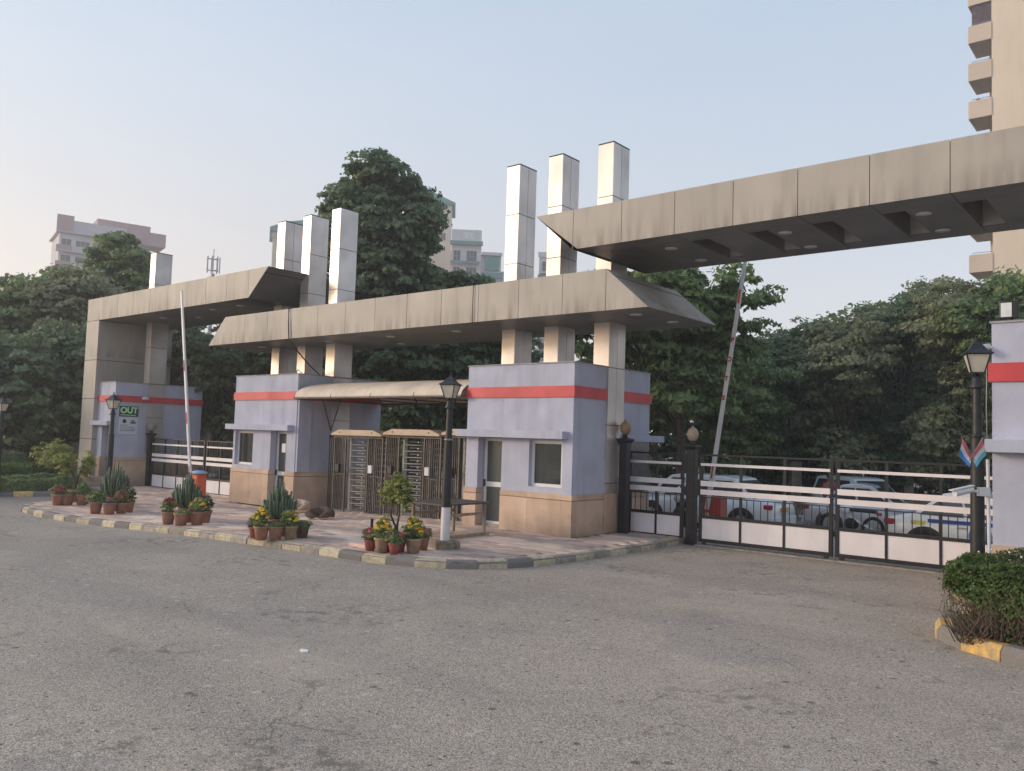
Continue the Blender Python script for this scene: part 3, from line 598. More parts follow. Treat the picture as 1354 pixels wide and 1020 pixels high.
# OUT sign and notice
t = thing('exit_sign', 'green and black OUT sign fixed on left booth side wall', 'sign', (-30.17, 14.3, 2.64))
slab('board', 'sign_green_dark', t, -30.185, -30.165, 13.98, 14.68, 2.46, 2.84)
def text(s, name, mt, parent, loc, rot, size, off=.0, ext=.002, label=None, align='CENTER', sx=1.):
    cu = bpy.data.curves.new(name, 'FONT'); cu.body = s; cu.size = size; cu.align_x = align; cu.align_y = 'CENTER'; cu.offset = off; cu.extrude = ext
    to = bpy.data.objects.new(name, cu); col.objects.link(to); bpy.context.view_layer.update()
    me = bpy.data.meshes.new_from_object(to.evaluated_get(bpy.context.evaluated_depsgraph_get())); bpy.data.objects.remove(to)
    me.materials.clear(); me.materials.append(M[mt]); o = link(name, me, parent, loc); o.rotation_euler = rot; o.scale = (sx, 1, 1)
    if label: o['label'] = label
    return o
text('OUT', 'lettering', 'sign_green_pale', t, (-30.160, 14.33, 2.68), (R(90), 0, R(90)), .30, .012)
slab('underline', 'sign_green_pale', t, -30.164, -30.160, 14.03, 14.58, 2.50, 2.525)
t = thing('notice_board', 'pale notice with lines of print under the OUT sign', 'notice', (-30.17, 14.3, 2.1))
slab('board', 'poster', t, -30.185, -30.168, 13.97, 14.66, 1.82, 2.44)
for k, (ya, yb, z) in enumerate(((14.03, 14.30, 2.13), (14.03, 14.55, 2.06), (14.03, 14.60, 1.99), (14.03, 14.58, 1.93))): slab('print_line', 'print_grey', t, -30.167, -30.164, ya, yb, z, z + .022)
MB().lathe([(.075, 0), (.075, .003), (.055, .003), (.055, 0)], (0, 0, 0), 20).xf(Matrix.Translation((-30.166, 14.18, 2.29)) @ Matrix.Rotation(R(90), 4, 'Y')).build('symbol', 'print_grey', t)
q = MB().box(-30.167, -30.164, 14.40, 14.60, 2.20, 2.27).box(-30.167, -30.164, 14.44, 14.56, 2.275, 2.33); q.build('symbol', 'print_grey', t)
t = thing('bulkhead_lamp', 'small white lamp on the red band above OUT sign', 'lamp', (-30.14, 15.0, 3.15))
MB().ball((-30.08, 14.88, 3.15), .10, 12, 8, (1, 1.5, .7)).build('housing', 'white_paint', t)

# ------------------------------------------------------------------ awning over the turnstiles
t = thing('fabric_awning', 'curved beige fabric awning over the turnstiles between two booths', 'awning', (-16, 15.3, 3.05))
nA = 14; yc0, yc1 = 13.62, 16.75; prof = []
for i in range(nA + 1):
    a = math.pi * i / nA; u = i / nA; prof.append((yc0 + (yc1 - yc0) * (.5 - .5 * math.cos(a)), 3.06 + .46 * math.sin(a)))
xA, xB = -19.12, -12.84; q = MB(); nx = 24; vs = []
for off in (0, -.02):
    for j in range(nx + 1):
        u = j / nx; sag = .012 * math.sin(u * math.pi * 5) ** 2
        for (yy, zz) in prof: vs.append((xA + (xB - xA) * u, yy, zz - sag * (zz - 3.0) + off))
n1 = nA + 1; fs = []; B0 = (nx + 1) * n1
for j in range(nx):
    for i in range(nA):
        a = j * n1 + i; fs += [(a, a + 1, a + n1 + 1, a + n1), (B0 + a, B0 + a + n1, B0 + a + n1 + 1, B0 + a + 1)]
q.add(vs, fs, True); q.build('canopy', 'awning_fabric', t)
fr = MB()
for u in (0, .25, .5, .75, 1):
    x = xA + (xB - xA) * u; fr.path([(x, yy, zz - .045) for yy, zz in prof], .022, 6); fr.tube((x, yc0, 3.03), (x, yc1, 3.03), .018, n=6)
for yy, zz in (prof[0], prof[4], prof[7], prof[10], prof[-1]): fr.tube((xA, yy, zz - .05), (xB, yy, zz - .05), .022, n=6)
fr.build('frame', 'turnstile_metal', t)
br = MB()
for x in (-18.75, -13.2):
    for yb in (14.3, 14.9): br.tube((x, yb, 3.0), (x + (-.42 if x < -16 else .35), 14.95, 2.15), .018, n=6)
br.build('bracket', 'turnstile_metal', t)

# ------------------------------------------------------------------ full height turnstiles
def turnstile(label):
    t = thing('turnstile', label, 'turnstile', (0, 0, 0), 'full height turnstiles')
    W = 2.02; H = 2.05; D = 1.30
    for y in (0, D):
        q = MB()
        for x in (.03, .50, 1.42, W - .03): q.box(x - .022, x + .022, y - .022, y + .022, 0, H - .05)
        q.box(0, W, y - .025, y + .025, H - .05, H); q.box(.0, .50, y - .02, y + .02, .03, .07); q.box(1.42, W, y - .02, y + .02, .03, .07)
        q.build('frame', 'turnstile_metal', t)
    for xs_ in ([.03 + .067 * k for k in range(1, 7)], [1.42 + .07 * k for k in range(1, 8)]):
        for y in (0, D):
            q = MB()
            for x in xs_: q.tube((x, y, .05), (x, y, H - .03), .017, n=6, caps=False)
            q.box(xs_[0], xs_[-1], y - .008, y + .008, 1.0, 1.03); q.build('bar_screen', 'turnstile_metal', t)
    q = MB(); cx, cy, rad = .96, .65, .64     # curved cage on one side of the rotor
    for k in range(11):
        a = R(-62 + 12.4 * k); q.tube((cx + rad * math.cos(a), cy + rad * math.sin(a), .03), (cx + rad * math.cos(a), cy + rad * math.sin(a), H - .02), .017, n=6, caps=False)
    for z in (.06, 1.0, H - .06):
        q.path([(cx + rad * math.cos(R(-62 + 12.4 * k)), cy + rad * math.sin(R(-62 + 12.4 * k)), z) for k in range(11)], .014, 5)
    q.build('curved_cage', 'turnstile_metal', t)
    q = MB().tube((cx, cy, .03), (cx, cy, H + .02), .05, n=10)
    for k in range(4):
        a = R(195 + 90 * k)
        for i in range(12):
            z = .16 + .158 * i; q.tube((cx + .05 * math.cos(a), cy + .05 * math.sin(a), z), (cx + .60 * math.cos(a), cy + .60 * math.sin(a), z), .018, n=6)
    q.build('rotor', 'turnstile_rotor', t)
    q = MB()
    for i in range(11):
        z = .24 + .158 * i; q.tube((.50, D * .12, z), (.94, D * .30, z), .018, n=6)
    q.box(.47, .53, D * .12, D * .2, .0, H); q.build('fixed_comb', 'turnstile_rotor', t)
    z = H + .01
    q = MB().prism([(-.01, z), (W + .01, z), (W + .01, z + .05), (W - .32, z + .155), (.32, z + .155), (-.01, z + .05)], -.12, D + .12)
    q.build('canopy', 'cream_paint', t, bev=.01)
    q = MB()
    for x in (.36, W - .36): q.tube((x, -.125, z + .08), (x, -.119, z + .08), .022, n=8)
    q.build('lamp_eye', 'black_iron', t)
    slab('card_reader', 'black_iron', t, .18, .34, -.10, -.03, 1.08, 1.28); slab('card_reader', 'pvc_white', t, 1.52, 1.66, -.08, -.03, 1.10, 1.30)
    return t
t0 = turnstile('leftmost full height turnstile, partly hidden beside middle booth')
t0.location = (-18.22, 14.35, -.02); WL[t0.name] = Vector((0, 0, 0))
dup(t0, (-16.12, 14.35, .03), 0, 'middle full height turnstile behind the small potted tree')
dup(t0, (-14.02, 14.35, .07), 0, 'rightmost full height turnstile behind the tall lamp post')
t = thing('bar_fence', 'screen of close upright metal bars beside the middle booth', 'fence', (-18.95, 14.7, 0))
q = MB().box(-19.15, -18.6, 14.88, 14.92, 1.98, 2.03)
for k in range(7): q.tube((-19.12 + .08 * k, 14.9, -.05), (-19.12 + .08 * k, 14.9, 2.0), .016, n=6)
q.build('bars', 'turnstile_metal', t)

# ------------------------------------------------------------------ gates
def gate_leaf(label, x0, x1, Y, gz, divs, pick=True, pick_full=False, w=.07, name='gate_leaf'):
    t = thing(name, label, 'gate', ((x0 + x1) / 2, Y, gz)); Z = gz
    d = .03
    q = MB().box(x0, x0 + w, Y - d, Y + d, Z + .08, Z + 1.90).box(x1 - w, x1, Y - d, Y + d, Z + .08, Z + 1.90).box(x0 + w, x1 - w, Y - d, Y + d, Z + 1.86, Z + 1.90)
    q.box(x0 + w, x1 - w, Y - d, Y + d, Z + .08, Z + .15).box(x0 + w, x1 - w, Y - d, Y + d, Z + .57, Z + .63)
    q.build('frame', 'black_iron', t, bev=.004)
    for x in divs: slab('upright', 'black_iron', t, x - .022, x + .022, Y - .027, Y + .027, Z + .152, Z + 1.86)
    edges = [x0 + w] + [v for x in divs for v in (x - .022, x + .022)] + [x1 - w]
    for a, b in zip(edges[::2], edges[1::2]): slab('panel', 'gate_white', t, a + .002, b - .002, Y - .012, Y + .004, Z + .152, Z + .568)
    for (za, zb) in ((1.655, 1.71), (1.235, 1.345), (1.06, 1.165)): slab('rail', 'gate_white', t, x0 + w * .6, x1 - w * .6, Y - .046, Y - .031, Z + za, Z + zb)
    q = MB(); q.box(x0 + w, x1 - w, Y - .008, Y + .008, Z + 1.0, Z + 1.018)
    if pick:
        x = x0 + w + .10
        while x < x1 - w:
            q.box(x - .007, x + .007, Y - .007, Y + .007, Z + .63, Z + (1.0 if not pick_full else 1.86)); x += .145 if not pick_full else .085
    o = q.build('pickets', 'black_iron', t)
    q = MB()
    for x in (x0 + .12, x1 - .12): q.tube((x, Y - .02, Z + .05), (x, Y + .02, Z + .05), .045, n=12)
    q.build('wheels', 'black_iron', t)
    return t
gate_leaf('wide vehicle gate leaf with white panels, left of the pair, by the globe lamp post', -8.06, -5.32, 15.9, 0, [-7.15, -6.25])
gate_leaf('wide vehicle gate leaf with white panels, right of the pair, behind the near lamp post', -5.27, -2.5, 15.9, 0, [-4.37, -3.48])
gate_leaf('narrow gate leaf between the booth and the globe lamp post', -9.78, -8.43, 15.9, .0, [-9.08], pick_full=False)
gate_leaf('exit gate leaf beside the OUT booth, nearest the globe post', -29.75, -26.1, 15.1, -.2, [-28.85, -27.95, -27.0], pick_full=True)
gate_leaf('exit gate leaf running behind the middle booth', -26.0, -22.42, 15.1, -.2, [-25.1, -24.2, -23.3], pick_full=True)
tr = thing('gate_track', 'steel rail in the ground under the vehicle gate', 'rail', (-5.3, 15.9, 0)); slab('track', 'concrete', tr, -8.1, -2.2, 15.78, 16.02, .002, .028); slab('rail', 'turnstile_metal', tr, -8.1, -2.2, 15.885, 15.915, .0285, .048)
def gate_post(label, x, Y, gz, shade, crown=False):
    t = thing('gate_post', label, 'gate post', (x, Y, gz)); h = 2.06
    slab('shaft', 'black_iron', t, x - .095, x + .095, Y - .095, Y + .095, gz, gz + h - .1, bev=.012)
    MB().lathe([(.15, 0), (.15, .04), (.21, .10), (.21, .13), (.08, .15)], (x, Y, gz + h - .12), 4, False, R(45)).build('cap', 'black_iron', t, bev=.006)
    MB().lathe([(.07, 0), (.045, .04), (.06, .09)], (x, Y, gz + h + .02), 10).build('lamp_holder', 'black_iron', t)
    if crown: MB().lathe([(.06, 0), (.13, .05), (.17, .14), (.15, .22), (.17, .24), (.10, .29), (.0, .33)], (x, Y, gz + h + .10), 12).build('lamp_shade', shade, t)
    else: MB().lathe([(.06, 0), (.105, .06), (.125, .14), (.115, .20), (.085, .25), (.03, .29), (.0, .34)], (x, Y, gz + h + .10), 18).build('lamp_shade', shade, t)
gate_post('thick black gate post with a cream acorn globe, left of the wide gate', -8.24, 15.9, 0, 'globe_cream')
gate_post('thick black gate post with an amber globe against the booth', -9.64, 15.48, 0.1, 'globe_amber')
gate_post('black gate post with a ribbed crown lamp beside the OUT booth', -29.93, 15.1, -.2, 'globe_grey', True)

# ------------------------------------------------------------------ lamp posts
def lamp_post(label, x, y, gz, H=3.04, white=True, k=1.0, plinth=True):
    t = thing('lamp_post', label, 'lamp post', (x, y, gz), 'black lantern lamp posts'); r = .072 * k
    if plinth: MB().lathe([(.30, 0), (.30, .15), (.27, .165), (0, .165)], (x, y, gz - .02), 4, False, R(20)).build('plinth', 'plinth_stone', t, bev=.012)
    z1 = .145; zw = .72 if white else z1 + .02
    if white: MB().tube((x, y, gz + z1), (x, y, gz + zw), r * 1.18, r * 1.12, 20).build('painted_foot', 'white_paint', t)
    MB().tube((x, y, gz + zw), (x, y, gz + 1.90), r * 1.18, r * 1.05, 20).build('lower_shaft', 'lamp_black', t)
    MB().lathe([(r * 1.15, 0), (r * 1.15, .025), (r * .8, .03)], (x, y, gz + 1.90), 20).build('collar', 'globe_grey' if white else 'lamp_black', t)
    MB().tube((x, y, gz + 1.92), (x, y, gz + 2.50), r * .80, r * .74, 16).build('upper_shaft', 'lamp_black', t)
    MB().lathe([(r * 1.25, 0), (r * 1.2, .02), (r * .9, .06), (r * .75, .12), (r * .45, .155), (.02, .18), (.02, .20)], (x, y, gz + 2.47), 18).build('bell', 'lamp_black', t)
    zb = gz + 2.655; zt = zb + .23 * k; a, b = .075 * k, .135 * k; q = MB(); rr = R(20)
    cs = [(math.cos(rr + R(45 + 90 * i)), math.sin(rr + R(45 + 90 * i))) for i in range(4)]
    for c in cs: q.tube((x + a * 1.414 * c[0], y + a * 1.414 * c[1], zb), (x + b * 1.414 * c[0], y + b * 1.414 * c[1], zt), .010 * k, n=5)
    q.lathe([(a * 1.5, 0), (a * 1.5, .018)], (x, y, zb - .015), 4, False, rr + R(45)); q.lathe([(b * 1.42, 0), (b * 1.42, .012)], (x, y, zt - .008), 4, False, rr + R(45))
    for c in cs: q.path([(x + .01 * c[0], y + .01 * c[1], zb - .07), (x + .06 * c[0], y + .06 * c[1], zb - .05), (x + a * 1.3 * c[0], y + a * 1.3 * c[1], zb - .005)], .007, 4)
    lt = q.build('lantern_frame', 'lamp_black', t)
    for i in range(4):
        c, d = cs[i], cs[(i + 1) % 4]; e = .985
        vs = [(x + a * 1.414 * e * c[0], y + a * 1.414 * e * c[1], zb), (x + a * 1.414 * e * d[0], y + a * 1.414 * e * d[1], zb), (x + b * 1.414 * e * d[0], y + b * 1.414 * e * d[1], zt), (x + b * 1.414 * e * c[0], y + b * 1.414 * e * c[1], zt)]
        MB().add(vs, [(0, 1, 2, 3)]).build('glass_pane', 'lamp_opal', lt)
    MB().lathe([(b * 1.75, 0), (b * 1.7, .012), (b * 1.05, .055), (b * .55, .12), (b * .28, .15), (.018, .17), (.014, .20), (.022, .215), (0, .235)], (x, y, zt), 4, False, rr + R(45)).build('lantern_roof', 'lamp_black', t)
    return t
lamp_post('tall lamp post with white painted foot, in front of the turnstiles', -10.28, 10.62, .13)
lamp_post('lamp post in front of the OUT booth behind potted plants', -23.6, 10.75, -.06, white=False, plinth=False)
LR = (-1.99, 10.85, .38)
lp = lamp_post('nearest lamp post at the right, with crossed flags and a camera', *LR, white=False, k=.92)
lamp_post('lamp post at the left picture edge over the low hedges', -28.6, 9.62, -.2, white=False, plinth=False)
# things fixed to the near right lamp post
def flag(label, ang, cols_, dz):
    x, y, z = LR[0] - .01, LR[1] - .22, LR[2] + 1.68
    t = thing('small_flag', label, 'flag', (x, y, z)); ca, sa = math.cos(ang), math.sin(ang)
    ux = Vector((rx_.x, rx_.y, 0)).normalized()
    base = Vector((x, y, z)) - ux * ca * .10 - Vector((0, 0, .10)); tip = base + ux * ca * .30 + Vector((0, 0, sa * .40))
    MB().tube(base, tip, .006, n=6).build('stick', 'wood_pale', t)
    d = (tip - base).normalized(); side = 1 if ca > 0 else -1
    for i, c in enumerate(cols_):
        q = MB(); vs = []; n = 7
        for off in (0, .004):
            for j in range(n):
                u = j / (n - 1)
                for e in (i, i + 1):
                    p = tip - d * (.02 + .22 * u) ; w_ = .18 * e / 3 * (1 - .25 * u)
                    p = p + ux * (w_ * side * .25) + Vector((0, 0, -w_ * 1.0)) + Vector((.35, -.6, 0)) * (.03 * math.sin(u * 5 + e) + off); vs.append(p)
        fs = []
        for s_ in (0, 2 * n):
            for j in range(n - 1): fs.append((s_ + 2 * j, s_ + 2 * j + 1, s_ + 2 * j + 3, s_ + 2 * j + 2))
        q.add(vs, fs, True).build('stripe', c, t)
flag('small striped flag on the near lamp post, leaning left', R(128), ['flag_pink', 'flag_white', 'flag_blue'], 0)
flag('small striped flag on the near lamp post, leaning right', R(52), ['flag_pink', 'flag_white', 'flag_cyan'], 0)
t = thing('security_camera', 'white bullet camera with junction box on the near lamp post', 'camera', (LR[0], LR[1] - .12, 1.65))
ux = Vector((rx_.x, rx_.y, 0)).normalized(); uy = Vector((-ux.y, ux.x, 0))
def obox(q, c, a, b, cz, u=ux, v=uy, wv=Vector((0, 0, 1))):
    c = Vector(c); vs = [c + u * a * i + v * b * j + wv * cz * k for k in (-1, 1) for (i, j) in ((-1, -1), (1, -1), (1, 1), (-1, 1))]
    return q.add(vs, [(0, 3, 2, 1), (4, 5, 6, 7), (0, 1, 5, 4), (1, 2, 6, 5), (2, 3, 7, 6), (3, 0, 4, 7)])
pc = Vector((LR[0], LR[1], 1.66)) - uy * .125 + ux * .0
obox(MB(), pc, .06, .035, .05).build('junction_box', 'pvc_white', t, bev=.005)
q = MB().tube(pc - ux * .06, pc - ux * .15 + Vector((0, 0, .01)), .016, n=8); q.ball(pc - ux * .15 + Vector((0, 0, .01)), .026); q.build('bracket', 'pvc_white', t)
dv = (-ux * .95 - uy * .1 + Vector((0, 0, -.22))).normalized()
MB().tube(pc - ux * .13 + Vector((0, 0, .025)), pc - ux * .13 + Vector((0, 0, .025)) + dv * .22, .038, .042, 14).build('camera_body', 'pvc_white', t)
obox(MB(), pc - ux * .13 + Vector((0, 0, .066)) + dv * .13, .14, .042, .005, u=-dv, wv=Vector((0, 0, 1))).build('sun_shield', 'pvc_white', t)
t = thing('conduit_pipe', 'thin white upright pipe beside the near lamp post', 'pipe', (LR[0] + .11, LR[1] - .03, .13))
MB().tube((LR[0] + .13, LR[1] - .02, .13), (LR[0] + .11, LR[1] - .02, 2.03), .019, n=10).build('pipe', 'pvc_white', t)
MB().tube((LR[0] + .122, LR[1] - .02, 1.30), (LR[0] + .12, LR[1] - .02, 1.38), .024, n=10).build('coupling', 'pvc_white', t)
t = thing('security_camera', 'small white camera on the wall above red band at right edge', 'camera', (-2.05, 11.75, 3.4))
q = MB().tube((-1.98, 11.72, 3.42), (-2.06, 11.70, 3.42), .018, n=8); q.build('bracket', 'pvc_white', t); MB().tube((-2.03, 11.76, 3.43), (-2.12, 11.50, 3.39), .045, n=12).build('camera_body', 'pvc_white', t)
t = thing('floodlight', 'black square floodlight standing on roof of right edge booth', 'floodlight', (-1.6, 11.9, 3.745))
q = MB().box(-1.93, -1.72, 11.90, 11.98, 3.80, 4.02).build('housing', 'black_iron', t, bev=.01); slab('lens', 'head_clear', t, -1.91, -1.79, 11.892, 11.898, 3.82, 4.00)
MB().tube((-1.8, 11.95, 3.74), (-1.8, 11.95, 3.81), .02, n=8).tube((-1.8, 11.95, 3.76), (-1.2, 12.1, 3.76), .014, n=6).build('bracket', 'black_iron', t)
t = thing('hanging_cable', 'thin cable down the corner of right edge booth', 'cable', (-2.03, 11.68, 3)); MB().path([(-2.03, 11.67, 3.2), (-2.035, 11.66, 2.7), (-2.03, 11.67, 2.25)], .006, 5).build('wire', 'cable_grey', t)

# ------------------------------------------------------------------ barriers
def barrier(label, x, y, gz, size, matn, capm, arm0, arm1, letters=False):
    t = thing('boom_barrier', label, 'barrier', (x, y, gz)); a, b, h = size
    slab('housing', matn, t, x - a, x + a, y - b, y + b, gz, gz + h, bev=.025)
    if capm: MB().lathe([(a * 1.38, 0), (a * 1.3, .05), (a * .6, .085), (0, .09)], (x, y, gz + h), 16).build('lid', capm, t)
    slab('access_door', matn, t, x - a * .75, x + a * .75, y - b - .012, y - b - .001, gz + .12, gz + h - .15, bev=.004)
    slab('label_plate', 'paper', t, x - a * .45, x - .02, y - b - .017, y - b - .013, gz + h * .52, gz + h * .74)
    p0, p1 = Vector(arm0), Vector(arm1); d = (p1 - p0).normalized(); o = MB(); r = .052
    sd = d.cross(Vector((0, 1, 0))).normalized(); fd = Vector((0, -1, 0)); n = 1
    vs = []
    for p, rr in ((p0, r), (p1, r * .75)):
        for i, j in ((-1, -1), (1, -1), (1, 1), (-1, 1)): vs.append(p + sd * rr * i + fd * rr * .6 * -j)
    o.add(vs, [(0, 3, 2, 1), (4, 5, 6, 7), (0, 1, 5, 4), (1, 2, 6, 5), (2, 3, 7, 6), (3, 0, 4, 7)]); arm = o.build('boom_arm', 'white_paint', t, bev=.008)
    MB().tube(p0 - d * .0 + fd * .02, p0 - fd * .1, .07, n=14).build('pivot', matn, t)
    Ln = (p1 - p0).length
    for f in (.10, .36, .62) if not letters else (.14, .78):
        c = p0 + d * Ln * f + fd * .036
        obox(MB(), c, .018, .004, .16, u=sd, v=fd, wv=d).build('reflector', 'sign_red', t)
    if letters:
        for i, chx in enumerate('STOP'):
            c = p0 + d * Ln * (.41 + .07 * i) + fd * .040
            text(chx, 'lettering', 'sign_red', t, c, (R(90), R(6), 0), .15, .006)
    return t
barrier('orange boom barrier with its arm raised, in front of exit lane', -21.45, 12.25, -.08, (.17, .15, .93), 'orange_box', 'pale_blue', (-21.72, 12.2, .30), (-22.89, 12.2, 6.1))
barrier('red boom barrier behind the wide gate, arm raised and lettered STOP', -8.75, 18.0, g(-8.7, 18), (.24, .20, .95), 'red_box', None, (-8.80, 17.74, .60), (-7.86, 17.74, 6.9), True)

# ------------------------------------------------------------------ cables on the middle beam
t = thing('hanging_cable', 'brown cable hanging over the middle beam face to booth roof', 'cable', (-19.5, 13.6, 4.6))
MB().path([(-19.58, 13.9, 5.57), (-19.58, 13.62, 5.55), (-19.55, 13.61, 5.1), (-19.48, 13.60, 4.66), (-19.42, 13.75, 4.45), (-19.75, 14.5, 4.05), (-19.78, 14.97, 3.75)], .018, 6).build('wire', 'cable_black', t)
t = thing('hanging_cable', 'thin black cable down the middle beam face above lamp post', 'cable', (-12.6, 13.6, 5))
MB().path([(-12.58, 13.8, 5.56), (-12.58, 13.625, 5.54), (-12.585, 13.62, 5.0), (-12.58, 13.62, 4.68), (-12.6, 13.8, 3.8)], .009, 5).build('wire', 'cable_black', t)
t = thing('hanging_cable', 'thin pale cable looping on the awning end by booth corner', 'cable', (-19.3, 13.9, 3.6))
MB().path([(-19.9, 14.2, 3.75), (-19.5, 13.95, 3.85), (-19.22, 13.9, 3.74), (-19.14, 13.9, 3.5), (-19.1, 13.85, 3.42)], .014, 5).build('wire', 'cable_grey', t)

# ------------------------------------------------------------------ foliage
def leaf_mesh(name, pts, size, mt, parent, nrm=None, aspect=.5, tone=None, droop=0., jitter=.8, c=None):
    """many small two-triangle leaves, one mesh"""
    n = len(pts); pts = np.asarray(pts, float)
    nv = rng.normal(size=(n, 3)) * .55; nv[:, 2] += .55
    if nrm is not None: nv += nrm * 1.1
    nv /= np.linalg.norm(nv, axis=1)[:, None]
    d = rng.normal(size=(n, 3)); d[:, 2] -= droop * 3; d -= (d * nv).sum(1)[:, None] * nv; d /= np.linalg.norm(d, axis=1)[:, None]
    s = np.cross(d, nv)
    k = size * (1 - jitter * .5 + jitter * rng.random(n))[:, None]
    a = pts - d * k * .5; b = pts + s * k * aspect * .5 ; cc = pts + d * k * .5; e = pts - s * k * aspect * .5
    nn = np.cross(d, s) * k * .12; b = b + nn; e = e + nn
    v = np.stack([a, b, cc, e], 1).reshape(-1, 3)
    ce = (v.min(0) + v.max(0)) / 2 if c is None else np.array(c, float); v = v - ce
    me = bpy.data.meshes.new(name); me.vertices.add(4 * n); me.vertices.foreach_set('co', v.ravel())
    me.loops.add(4 * n); me.loops.foreach_set('vertex_index', np.arange(4 * n, dtype=np.int32)); me.polygons.add(n)
    me.polygons.foreach_set('loop_start', np.arange(0, 4 * n, 4, dtype=np.int32)); me.polygons.foreach_set('loop_total', np.full(n, 4, dtype=np.int32))
    me.update(calc_edges=True); at = me.attributes.new('tone', 'FLOAT', 'POINT')
    tn = rng.random(n) if tone is None else np.clip(tone + rng.normal(size=n) * .18, 0, 1)
    at.data.foreach_set('value', np.repeat(tn, 4).astype(np.float32)); me.materials.append(M[mt])
    return link(name, me, parent, Vector([float(x) for x in ce]))
def blob_points(blobs, n, clump=.45, cper=None, inner=.35):
    vol = np.array([b[3] * b[4] * b[5] for b in blobs]) ** .75; vol /= vol.sum(); P = []; T = []; NR = []
    for b, f in zip(blobs, vol):
        m = max(20, int(n * f)); nc = max(4, int(m / (cper or 60)))
        u = rng.normal(size=(nc, 3)); u /= np.linalg.norm(u, axis=1)[:, None]; rr = np.where(rng.random(nc) < inner, rng.random(nc) ** .5 * .8, .78 + .28 * rng.random(nc))
        ce = np.array(b[:3]) + u * rr[:, None] * np.array(b[3:6]); ct = rng.random(nc)
        idx = rng.integers(0, nc, m); cs = clump * (.6 + .8 * rng.random(nc))
        off = rng.normal(size=(m, 3)); off /= np.linalg.norm(off, axis=1)[:, None]; off[:, 2] = np.abs(off[:, 2]) * .9 - .25
        ra = (.55 + .5 * rng.random(m))[:, None]; sq = np.array([1, 1, .7])
        P.append(ce[idx] + off * ra * cs[idx][:, None] * sq); T.append(ct[idx] * .6 + .2); NR.append(off * .7 + u[idx] * .4)
    return np.concatenate(P), np.concatenate(T), np.concatenate(NR)
def tree(name, label, base, blobs, n, leaf, mt, trunk_r=.18, lean=(0, 0), group=None, clump=.5, droop=.1, aspect=.45, inner=.3, cper=60, limbs=True):
    bx, by = base; bz = g(bx, by) - .05
    t = thing(name, label, 'tree', (bx, by, bz), group)
    P, T, NR = blob_points(blobs, n, clump, cper, inner); leaf_mesh('crown', P, leaf * .98, mt, t, NR * 1.05, min(.8, aspect * 1.45), T, droop)
    zt = sum(b[2] for b in blobs) / len(blobs); q = MB(); top = Vector((bx + lean[0], by + lean[1], min(zt, bz + (zt - bz) * .8)))
    b0 = Vector((bx, by, bz)); pts = [b0 + (top - b0) * u + Vector((math.sin(u * 5 + bx) * .12, math.cos(u * 4 + by) * .12, 0)) for u in (0, .25, .5, .75, 1)]
    q.path(pts, trunk_r, 8, trunk_r * .4)
    if limbs:
        for b in blobs[:12]:
            s = pts[rnd.choice((2, 3, 4))]; e = Vector(b[:3]); mid = (s + e) / 2 + Vector((rnd.uniform(-.3, .3), rnd.uniform(-.3, .3), rnd.uniform(-.1, .4))); q.path([s, mid, e], trunk_r * .4, 6, trunk_r * .12)
    q.build('trunk', 'bark', t); return t
def D(px, py, d):   # metres in front of the camera along a line of sight: used to read positions off the photograph
    x = (px - 677) / 1093; y = (py - 510) / 1093; v = rx_ * x - up_ * y + fw_; return Vector((0, 0, 2.1)) + v * d
def mass_blobs(px0, px1, tops, d, depth, zb=1.0, r=1.7, n=26, rh=1.0):
    """blobs filling a crown whose silhouette runs along tops [(px, py)...]"""
    B = []
    for i in range(n):
        px = rnd.uniform(px0, px1); j = 0
        while j < len(tops) - 2 and tops[j + 1][0] < px: j += 1
        (xa, ya), (xb, yb) = tops[j], tops[j + 1]; yt = ya + (yb - ya) * (px - xa) / (xb - xa) + 15; dd = d + rnd.uniform(-depth, depth)
        zt = D(px, yt, dd).z; rr = r * rnd.uniform(.65, 1.2); z = (zt - rr * .85) if i % 2 == 0 else rnd.uniform(zb + rr * .5, zt - rr * .8)
        p = D(px, 600, dd); B.append((p.x, p.y, z, rr, rr, rr * .8 * rh))
        if i % 2 == 0: B.append((p.x + rnd.uniform(-.8, .8), p.y, zt + rnd.uniform(-.15, .35), .38, .38, .42))
    return B
# right hand mass behind the gate
segs = [(925, 1010, [(925, 400), (960, 450), (1010, 460)], 33, 'leaf_mid', 'mid green leafy tree just right of the raised barrier arm'),
        (1000, 1085, [(1000, 455), (1040, 428), (1085, 432)], 35, 'leaf_dark', 'dark leafy tree behind the middle of the left wide gate leaf'),
        (1075, 1160, [(1075, 440), (1120, 420), (1160, 405)], 33, 'leaf_olive', 'olive leafy tree above the meeting point of the wide gate leaves'),
        (1145, 1235, [(1145, 410), (1185, 384), (1235, 372)], 34, 'leaf_dark', 'tall dark leafy tree left of the near lantern'),
        (1220, 1300, [(1220, 378), (1260, 370), (1300, 378)], 31, 'leaf_olive', 'olive green tree directly behind the near lantern'),
        (1290, 1390, [(1290, 380), (1330, 362), (1390, 360)], 30, 'leaf_mid', 'green tree behind the right edge booth, below the tower balconies')]
for a, b, tops, d, mt, lab in segs:
    B = mass_blobs(a, b, tops, d, 1.6, zb=.9, r=1.15, n=28); p = D((a + b) / 2, 640, d)
    tree('leafy_tree', lab, (p.x, p.y), B, 30000, .175, mt, .16, group='trees beyond the internal road', clump=.5)
B = mass_blobs(740, 1400, [(740, 520), (930, 500), (1400, 480)], 38, 1.5, zb=-1, r=1.8, n=44) + mass_blobs(440, 740, [(440, 510), (740, 510)], 37, 1., zb=-1, r=1.7, n=22); P, T, NR = blob_points(B, 42000, .6, 60, .4)
tag(leaf_mesh('undergrowth', P, .28, 'leaf_dark', None, NR, .5, T), 'dark undergrowth behind the boundary railing', 'undergrowth', kind='stuff')
